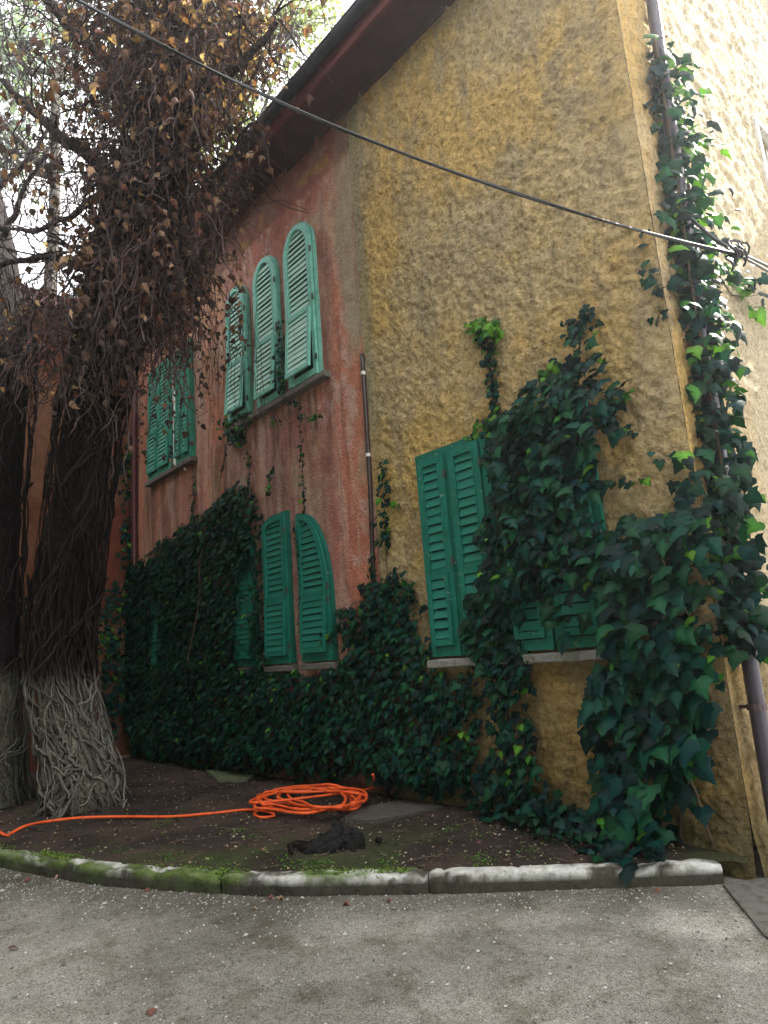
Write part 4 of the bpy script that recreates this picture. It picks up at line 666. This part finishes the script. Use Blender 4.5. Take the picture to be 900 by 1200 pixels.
# black clump of old root with a stick
q = Gp(386, 995); rt = tag(empty('root_clump', (q[0], q[1], .12)), 'black clump of old root with an upright stick lying near the kerb', 'root'); mb = MB()
u_, v_ = np.meshgrid(np.linspace(0, 2 * math.pi, 40), np.linspace(0, 1, 16), indexing='ij'); rr = 1 + 1.1 * (fbm(np.cos(u_) * 2 + 5, np.sin(u_) * 2 + v_ * 3, 701) - .5); dirx = np.array((.75, .66)); diry = np.array((-.66, .75))
ax = .24 * np.cos(u_) * (1 - v_ ** 1.6) * rr + .03 * v_; ay = .12 * np.sin(u_) * (1 - v_ ** 1.6) * rr; zz = .21 * np.sqrt(v_) * rr * (.75 + .5 * np.clip(np.cos(u_ + .2), -.3, 1)) * (1 + .3 * (fbm(u_ * 3, v_ * 6, 705) - .5)) - .02; zz[-1] = zz[0]; 
mb2 = np.stack([q[0] + ax * dirx[0] + ay * diry[0], q[1] + ax * dirx[1] + ay * diry[1], .12 + zz], -1); mb2[-1] = mb2[0]; grid(mb, mb2, np.full(mb2.shape, .022)); mb.build('clump', M['bark'], rt, smooth=True, off=(q[0], q[1], .12))
mb = MB(); c_ = q + (.13 * dirx[0], .13 * dirx[1], 0); mb.tube([c_ + (0, 0, .05), c_ + (.005, 0, .17), c_ + (-.004, .01, .25)], [.013, .011, .008], 6, (.03, .025, .022)); mb.build('stick', M['stem'], rt, off=(q[0], q[1], .12))
for i in range(9):
    mb = MB(); a = rng.uniform(-.36, .36); s_ = rng.choice([-1, 1]) * rng.uniform(.0, .12); c_ = q + (a * dirx[0] + s_ * diry[0], a * dirx[1] + s_ * diry[1], 0); c_[2] = .13; mb.tube(wander(c_, c_ + np.array((rng.normal(0, .12), rng.normal(0, .1), .02)), 6, .012), [.02, .024, .02, .018, .013, .006], 6, (.018, .015, .013)); mb.build('root', M['bark'], rt, smooth=True, off=(q[0], q[1], .12))
# flat slabs sunk in the soil
for (pl, c, l) in (([(242, 905), (290, 900), (305, 906), (290, 916), (255, 917)], (.11, .13, .075), 'mossy flat stone slab lying below the ivy left of the hose'), ([(400, 962), (418, 950), (478, 938), (520, 946), (440, 966)], (.085, .078, .07), 'flat grey slab sunk in the soil right of the hose coil'), ([(118, 884), (160, 880), (160, 886), (125, 891)], (.2, .15, .12), 'pale stone edging beyond the whitewashed trunk')):
    pq = [Gp(*p_, .0) for p_ in pl]; zt = max(p_[2] for p_ in pq) + .012; k = len(pq); mb = MB(); mb.add([(p_[0], p_[1], zt) for p_ in pq] + [(p_[0], p_[1], .02) for p_ in pq], [tuple(range(k))[::-1], *[(i, (i + 1) % k, k + (i + 1) % k, k + i) for i in range(k)]], c); o = mb.build('stone_slab', M['stone']); me = o.data
    import bmesh; bm = bmesh.new(); bm.from_mesh(me); bmesh.ops.recalc_face_normals(bm, faces=bm.faces); bm.to_mesh(me); bm.free(); tag(o, l, 'slab')
mb = MB()
for i in range(150):
    x = rng.uniform(-7, -.6); y = kerby(x) + .2 + rng.random() * (-.15 - kerby(x) - .2); z = float(soilz(x, y)); a = rng.uniform(0, 6.28); L_ = rng.uniform(.05, .22); P4 = wander((x, y, z + .006), (x + L_ * math.cos(a), y + L_ * math.sin(a), z + .012), 5, .008); mb.tube(P4, rng.uniform(.0015, .004), 4, np.array((.10, .075, .055)) * rng.uniform(.5, 2))
tag(mb.build('twig_litter', M['stem']), 'thin broken twigs strewn over the dark soil', 'twigs', kind='stuff')
n = 900; x = rng.uniform(-7, -.6, n); y = kerby(x) + .18 + rng.random(n) ** .8 * (-.1 - kerby(x) - .18); sz = .006 + .02 * rng.random(n) ** 3; mb = MB(); V = np.array([(1, 0, 0), (0, 1, 0), (-1, 0, 0), (0, -1, 0), (0, 0, 1), (0, 0, -1)], float)[None] * (sz[:, None, None] * rng.uniform(.6, 1.4, (n, 6, 1))) + np.stack([x, y, soilz(x, y) + sz * .2], -1)[:, None]
F8 = np.array([(0, 1, 4), (1, 2, 4), (2, 3, 4), (3, 0, 4), (1, 0, 5), (2, 1, 5), (3, 2, 5), (0, 3, 5)]); mb.add(V.reshape(-1, 3), (F8[None] + (np.arange(n) * 6)[:, None, None]).reshape(-1, 3).tolist(), np.repeat(np.array((.06, .045, .035)) * rng.uniform(.5, 1.8, (n, 1)), 6, 0)); tag(mb.build('soil_clods', M['soil'], smooth=True), 'small crumbs and clods of dark soil in the bed', 'clods', kind='stuff')
n = 1500; c9 = rng.integers(0, 26, n); cx9 = rng.uniform(-5, -1, 26); cy9 = kerby(cx9) + .25 + rng.random(26) ** 2 * 1.2 * np.minimum(1, -kerby(cx9) / 2); x = cx9[c9] + rng.normal(0, .06, n); y = np.minimum(cy9[c9] + rng.normal(0, .06, n), -.1); y = np.maximum(y, kerby(x) + .15); mb = MB(); leafmesh(mb, np.stack([x, y, soilz(x, y) + .012 * rng.random(n)], -1), rng.uniform(.006, .018, n), rng.normal(0, .5, (n, 3)) + (0, 0, 1), rng.normal(0, 1, (n, 3)) + (0, 0, .4), np.array((.05, .12, .02)) * rng.uniform(.5, 1.6, (n, 1))); tag(mb.build('weeds', M['dead']), 'tiny green weeds and moss sprouting in the soil near the kerb', 'weeds', kind='stuff')
# fallen leaves one can point to
fl = [((405, 1057), .055, 1, 'largest orange fallen leaf, at the foot of the kerb in the middle'), ((330, 1051), .05, 3, 'tan fallen leaf against the kerb left of the largest leaf'), ((298, 1062), .04, 6, 'pale fallen leaf a little in front of the kerb, left of the tan one'), ((318, 1048), .04, 5, 'brown fallen leaf touching the kerb foot'), ((172, 1040), .055, 1, 'curled orange leaf at the kerb near the left'), ((68, 1025), .05, 6, 'pale fallen leaf at the kerb, second from the left'), ((33, 1028), .05, 5, 'rust coloured leaf at the kerb, far left'), ((12, 1108), .045, 0, 'dark reddish leaf alone on the road at the left edge'), ((173, 1183), .045, 1, 'orange leaf alone on the road near the bottom of the picture'), ((770, 1040), .04, 1, 'small orange leaf by the pale end of the kerb'), ((455, 1053), .035, 5, 'small brown leaf right of the largest leaf')]
for (p_, s_, c_, l) in fl:
    q = at(*p_, 2, .015); o = link('fallen_leaf', DVV[c_][random.randrange(4)]); o.location = q; o.scale = (s_ * 1.2,) * 3; o.rotation_euler = (random.uniform(-.3, .3), random.uniform(-.3, .3), random.uniform(0, 6.28)); tag(o, l, 'leaf', 'fallen leaves on the road')
fb = [((308, 993), 3, 'cream leaf on the mossy soil left of the black clump'), ((265, 990), 6, 'pale leaf on the soil near the kerb, left of the middle'), ((410, 938), 3, 'tan leaf beside the hose coil'), ((560, 985), 1, 'orange leaf on the soil near the joint of the kerb')]
for (p_, c_, l) in fb:
    q = Gp(*p_, .015); o = link('fallen_leaf', DVV[c_][random.randrange(4)]); o.location = q; o.scale = (.05,) * 3; o.rotation_euler = (random.uniform(-.3, .3), random.uniform(-.3, .3), random.uniform(0, 6.28)); tag(o, l, 'leaf', 'fallen leaves on the soil')
# litter, pebbles, moss tufts
n = 1500; x = rng.uniform(-9, -.4, n); y = kerby(x) + .2 + rng.random(n) * (-.1 - kerby(x) - .2); mb = MB(); z = soilz(x, y) + .006; col = np.array([(.3, .22, .14), (.22, .17, .12), (.14, .1, .07), (.38, .34, .26), (.10, .14, .04)])[rng.integers(0, 5, n)]
leafmesh(mb, np.stack([x, y, z], -1), rng.uniform(.008, .032, n), rng.normal(0, .35, (n, 3)) + (0, 0, 1), rng.normal(0, 1, (n, 3)) * (1, 1, .1), col, DV); tag(mb.build('leaf_litter', M['dead']), 'small dry leaf scraps scattered over the soil bed', 'leaf litter', kind='stuff')
OC = np.array([(1, 0, 0), (0, 1, 0), (-1, 0, 0), (0, -1, 0), (0, 0, 1), (0, 0, -1)], float); OF = [(0, 1, 4), (1, 2, 4), (2, 3, 4), (3, 0, 4), (1, 0, 5), (2, 1, 5), (3, 2, 5), (0, 3, 5)]
n = 42000; x = rng.uniform(-6, 1.4, n); y = rng.uniform(-4.3, -.1, n); k = (y < kerby(np.minimum(x, -.12)) - .01) & ((x < 0) | (y < -1.0 * x - .3)); k &= rng.random(n) < (.25 + .75 * sst(-.9, 0, y - kerby(np.minimum(x, -.12)))) ; x, y = x[k], y[k]; n = len(x)
sz = .003 + .0085 * rng.random(n) ** 3; sz[rng.random(n) < .015] *= 2; V = OC[None] * (sz[:, None, None] * rng.uniform(.6, 1.3, (n, 6, 1))) * (1, 1, .7) + np.stack([x, y, .001 + sz * .3], -1)[:, None]; V[..., 2] += (.03 * (fbm(x * 1.3, y * 1.3, 208) - .5) - .01)[:, None]
g_ = rng.uniform(.12, .5, n); col = np.repeat(np.stack([g_, g_ * .97, g_ * .9], -1), 6, 0); mb = MB(); mb.add(V.reshape(-1, 3), (np.array(OF)[None] + (np.arange(n) * 6)[:, None, None]).reshape(-1, 3).tolist(), col); tag(mb.build('gravel', M['stone']), 'fine loose gravel scattered over the road and heaped along the kerb', 'gravel', kind='stuff')
n = 5200; x = rng.uniform(-6, -1.7, n); sp_ = fbm(x * 2.4, x * 0 + 1, 811); k = sp_ > .53 + .08 * rng.normal(0, 1, n); x = x[k]; n = len(x); y = kerby(x) + .0 + rng.random(n) * .16 ; z = .118 + rng.random(n) * .012
mb = MB(); leafmesh(mb, np.stack([x, y, z - .03 * (y < kerby(x) + .03)], -1), rng.uniform(.008, .02, n), rng.normal(0, .5, (n, 3)) + (0, 0, .6), rng.normal(0, 1, (n, 3)) + (0, 0, 1), np.array((.10, .16, .03)) * rng.uniform(.6, 1.4, (n, 1))); tag(mb.build('moss', M['dead']), 'green moss cushions growing on the top edge of the kerb', 'moss', kind='stuff')

# thin haze volume added to imitate lens glare
hz = MB(); hz.box((-310, -310, -1.5), (310, 310, 19.5)); mh = bpy.data.materials.new('glare_haze'); mh.use_nodes = True; mh.node_tree.nodes.clear()
pv_ = mh.node_tree.nodes.new('ShaderNodeVolumePrincipled'); pv_.inputs['Density'].default_value = .0016; pv_.inputs['Anisotropy'].default_value = .8; pv_.inputs['Color'].default_value = (.88, .93, 1, 1)
oh_ = mh.node_tree.nodes.new('ShaderNodeOutputMaterial'); mh.node_tree.links.new(pv_.outputs[0], oh_.inputs['Volume']); tag(hz.build('haze', mh), 'faint bright haze added to imitate lens glare', 'haze', kind='stuff')
